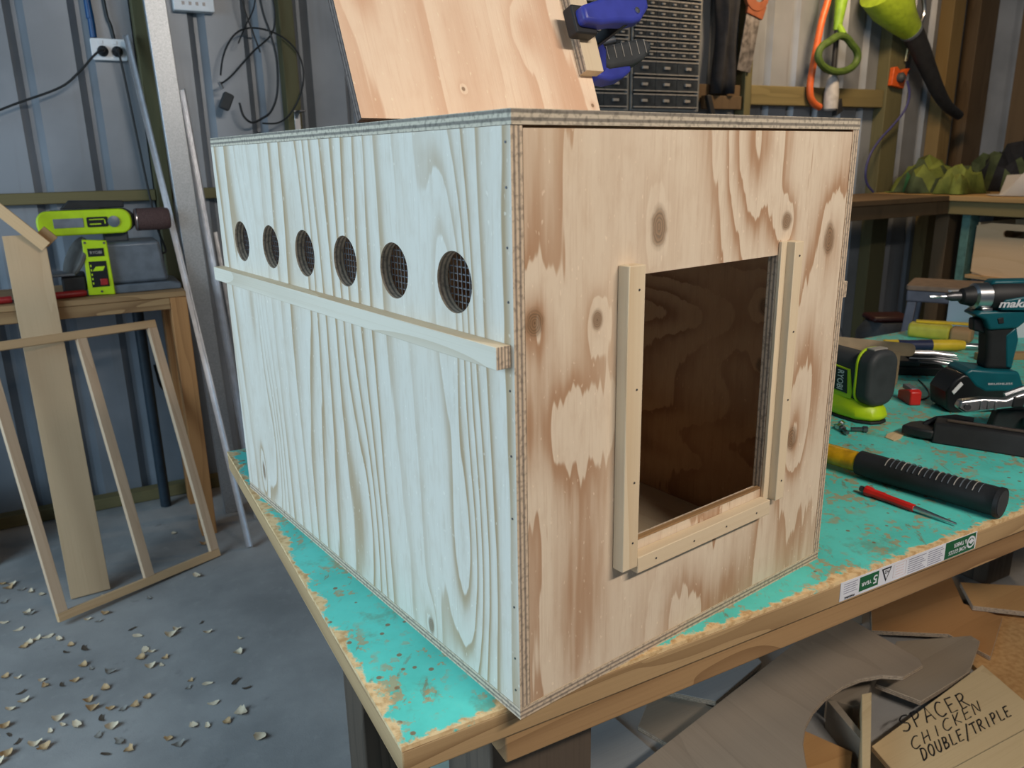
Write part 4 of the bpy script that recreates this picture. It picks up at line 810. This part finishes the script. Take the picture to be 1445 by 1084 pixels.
bl = thing('leaf_blower', (4.42, 2.77, 2.09), 0, 'green leaf blower with long black nozzle hanging by the timber post', 'leaf blower')
MB().tube([(-.30, 0, .20), (-.20, 0, .12), (-.10, 0, .045), (-.01, 0, -.005)], [.135, .125, .088, .066], 20).build('body', plain('leaf green plastic', (.33, .47, .03), .4), bl)
MB().tube([(-.012, 0, -.004), (.005, 0, -.014)], [.070, .068], 20).build('collar', GREYL, bl)
MB().tube(spline([(.0, 0, -.01), (.10, 0, -.11), (.20, 0, -.22), (.32, 0, -.345), (.43, 0, -.43), (.575, 0, -.49)]), [.066]+[.064-.0012*k for k in range(1, 31)], 18).build('nozzle', BLACK, bl)
MB().tube(spline([(-.16, -.02, .22), (.0, -.02, .22), (.05, -.02, .16), (.07, -.02, .08), (.03, -.02, .0)]), .012, 10).build('hook_ring', STEEL, bl)
po = thing('orange_outlet', (4.452, YW-.086, 1.82), (0, 8*D2R, 0), 'orange switched outlet on the timber post with blue cord', 'power outlet')
MB().prism([(-.07, -.055), (.05, -.055), (.06, .045), (.075, .07), (.03, .06), (.0, .035), (-.045, .06), (-.075, .05)], -.03, 0, 'y').build('case', ORANGE, po, bevel=.004); MB().lathe([(.03, 0), (.03, .02), (.015, .035)], 16, M=TR(-.01, -.0305, 0, 90, 0, 0)).build('plug', GREYD, po)
solo(MB().tube(spline([(4.46, YW-.158, 1.80), (4.495, YW-.16, 1.72), (4.48, YW-.15, 1.63), (4.41, YW-.13, 1.54), (4.32, YW-.12, 1.46), (4.24, YW-.12, 1.37), (4.21, YW-.12, 1.27), (4.235, YW-.12, 1.19), (4.29, YW-.13, 1.1375)]), .007, 8), 'blue_extension_lead', CORDB, 'blue power cord hanging from the orange outlet', 'cord')
solo(MB().tube([(4.505, YW-.10, 1.92), (4.515, YW-.10, 2.0), (4.53, YW-.10, 2.10)], .010, 8), 'steel_rod', plain('brass rod', (.75, .6, .35), .25, 1), 'bright metal rod hanging on the timber post above the orange outlet', 'rod')
# ------------------------------------------------------------------ bench along the right wall
rb = thing('rear_bench', (0, 0, 0), 0, 'long timber bench along the right wall loaded with cloth and plastic', 'workbench')
BZ = 1.13
MB().box(4.28, 5.25, .6, 2.84, BZ-.03, BZ).build('top', wood('rear bench top', srgb(160, 132, 88), srgb(120, 92, 56), 'y', 5, .5), rb, bevel=.003); MB().box(4.30, 4.345, .6, 2.84, BZ-.105, BZ-.0305).build('front_rail', TREATED_Y, rb, bevel=.003)
for yy, mt in ((2.335, WALN), (2.205, MINT), (.7, WALN)): MB().box(4.35, 4.44, yy, yy+(.05 if mt is MINT else .085), 0, BZ-.0305).build('leg', mt, rb, bevel=.003)
MB().box(4.36, 5.2, .62, 2.20, .66, .68).build('shelf', OREGON_Y, rb, bevel=.002)
MB().box(2.95, 4.275, 2.30, 2.84, BZ-.03, BZ).build('return_top', WALN, rb, bevel=.003); MB().box(2.97, 4.295, 2.31, 2.35, BZ-.105, BZ-.0305).build('return_rail', WALN, rb, bevel=.003)
MB().box(3.0, 3.09, 2.36, 2.45, 0, BZ-.0305).build('leg', WALN, rb, bevel=.003)
MB().box(4.45, 5.2, 2.36, 2.40, BZ-.10, BZ-.0305).build('cross_rail', WALN, rb, bevel=.002)
wx = thing('hand_hole_crate', (4.40, 1.955, .6803), 90*D2R, 'plain plywood crate with a slotted hand hole on the bench shelf', 'crate')
def slot_board(m, w, h, y0, y1, hx, hz, rw, rh):
    N = 24; inner = []; outer = []
    for k in range(N):
        a = 2*math.pi*k/N; cx, cz = math.cos(a), math.sin(a); ix = (rw-rh)*(1 if cx > 0 else -1)+rh*cx; inner.append((hx+ix, hz+rh*cz))
        s = min((w/2)/max(abs(cx), 1e-6), (h/2)/max(abs(cz), 1e-6)); outer.append((s*cx, h/2+s*cz))
    vs = [(x, yy, z) for yy in (y0, y1) for x, z in inner]+[(x, yy, z) for yy in (y0, y1) for x, z in outer]
    m.add(vs, [q for k in range(N) for q in ((k, (k+1) % N, 2*N+(k+1) % N, 2*N+k), (N+k, N+(k+1) % N, 3*N+(k+1) % N, 3*N+k), (k, (k+1) % N, N+(k+1) % N, N+k), (2*N+k, 2*N+(k+1) % N, 3*N+(k+1) % N, 3*N+k))])
m = MB(); slot_board(m, .46, .30, .0, .012, .01, .245, .065, .02); CRW = wood('crate plywood', srgb(206, 178, 142), srgb(176, 144, 106), 'x', 4, .4); m.build('front', CRW, wx, smooth=False)
MB().box(-.23, -.218, -.36, -.0005, 0, .30).build('side', CRW, wx); MB().box(.218, .23, -.36, -.0005, 0, .30).build('side', CRW, wx); MB().box(-.2175, .2175, -.36, -.348, 0, .30).build('back', CRW, wx); MB().box(-.2175, .2175, -.3475, -.0005, 0, .01).build('bottom', CRW, wx)
st = thing('step_stool', (2.86, 1.33, 0), -62*D2R, 'grey plastic step stool with brown top beyond the table', 'stool')
STG = plain('grey stool plastic', (.10, .105, .13), .5)
MB().prism(rrect(-.15, .15, -.12, .12, .02), .845, .865).build('top', plain('worn brown tread', (.22, .15, .10), .7), st, bevel=.004); MB().box(-.145, .145, -.115, .115, .80, .8445).build('apron', STG, st, bevel=.006)
for sx in (-1, 1):
    for sy in (-1, 1): MB().add([(sx*(a+dx), sy*(bq+dy), z) for z, a, bq in ((0, .165, .135), (.80, .105, .085)) for dx, dy in ((0, 0), (.035, 0), (.035, .03), (0, .03))], [(0, 1, 2, 3), (7, 6, 5, 4), (0, 4, 5, 1), (1, 5, 6, 2), (2, 6, 7, 3), (3, 7, 4, 0)]).build('leg', STG, st, bevel=.004)
MB().box(-.12, .12, -.13, -.118, .34, .60).build('front_panel', STG, st, bevel=.004)
# crumpled cloth and plastic
def crumple(name, cx, cy, sx, sy, h, seed, mats, label, cat, pw=1.0, nx=11, ny=10):
    r = random.Random(seed); ph = [(r.uniform(2, 7), r.uniform(2, 7), r.uniform(0, 6.3), r.uniform(.3, 1)) for _ in range(9)]; m = MB(); vs = []
    for i in range(nx):
        for j in range(ny):
            u, v = i/(nx-1)*2-1, j/(ny-1)*2-1; d = max(0, 1-(abs(u)**2.5+abs(v)**2.5))
            f = sum(a*abs(math.sin(p*u+q*v+c)) for p, q, c, a in ph)/sum(a for *_, a in ph)
            vs.append((cx+u*sx*(1+.12*math.sin(5*v+seed))+r.uniform(-.25, .25)*sx/nx*2, cy+v*sy*(1+.12*math.sin(4*u+seed))+r.uniform(-.25, .25)*sy/ny*2, BZ+.004+h*(d**.5)*(.1+1.2*f*pw+r.uniform(-.12, .12))))
    fs = []; mi = []
    for i in range(nx-1):
        for j in range(ny-1):
            fs.append((i*ny+j, (i+1)*ny+j, (i+1)*ny+j+1, i*ny+j+1)); u, v = i/nx, j/ny; mi.append(int((math.sin(u*5+seed)+math.sin(v*4+2*seed+u*2)+2)/4*len(mats)+r.uniform(-.5, .5)) % len(mats))
    m.add(vs, fs, mi); o = m.build(name, mats, ang=20); so = o.modifiers.new('t', 'SOLIDIFY'); so.thickness = .004; so.offset = 1; return tag(o, label, cat)
crumple('green_bag_bundle', 4.585, 2.655, .21, .15, .20, 3, [CLOTHG, CLOTHO, CLOTHY, CLOTHO, CLOTHG], 'crumpled green and yellow bag bundle on the rear bench', 'bag')
crumple('dark_cloth', 5.03, 2.45, .15, .22, .25, 8, [CLOTHD, CLOTHO], 'dark cloth heap behind the green bag bundle', 'cloth')
crumple('yellow_bag', 4.50, 2.385, .15, .085, .16, 5, [CLOTHY, CLOTHY, CLOTHO], 'yellow green bag folded beside the plastic sheet', 'bag')
crumple('plastic_sheet', 4.74, 1.80, .38, .34, .22, 11, [POLY], 'crumpled cloudy plastic sheet heaped on the rear bench', 'plastic sheet', 1.2)
# things in the dark below the rear bench
dm = thing('dark_mower', (3.35, 1.95, 0), -30*D2R, 'dark mower with chrome handle standing behind the nest box', 'mower')
MB().prism(rrect(-.22, .22, -.18, .18, .06), .12, .34).build('deck', BLACK, dm, bevel=.02); MB().lathe([(.14, 0), (.14, .16), (.10, .22)], 20, M=TR(0, 0, .3402)).build('engine', GREYD, dm); MB().box(-.1, .1, -.08, .08, .5605, .59).build('cover', plain('very dark red', (.03, .004, .004), .5), dm, bevel=.015)
for x in (-.2, .2):
    for yy in (-.21, .185): MB().lathe([(.08, 0), (.09, .006), (.09, .022), (.08, .028)], 20, M=TR(x, yy, .092, -90, 0, 0)).build('wheel', BLACK, dm)
MB().tube(spline([(-.2, -.17, .3), (-.32, -.16, .6), (-.42, -.15, .80), (-.42, .15, .80), (-.32, .16, .6), (-.2, .17, .3)]), .011, 10).build('handle', STEEL, dm)
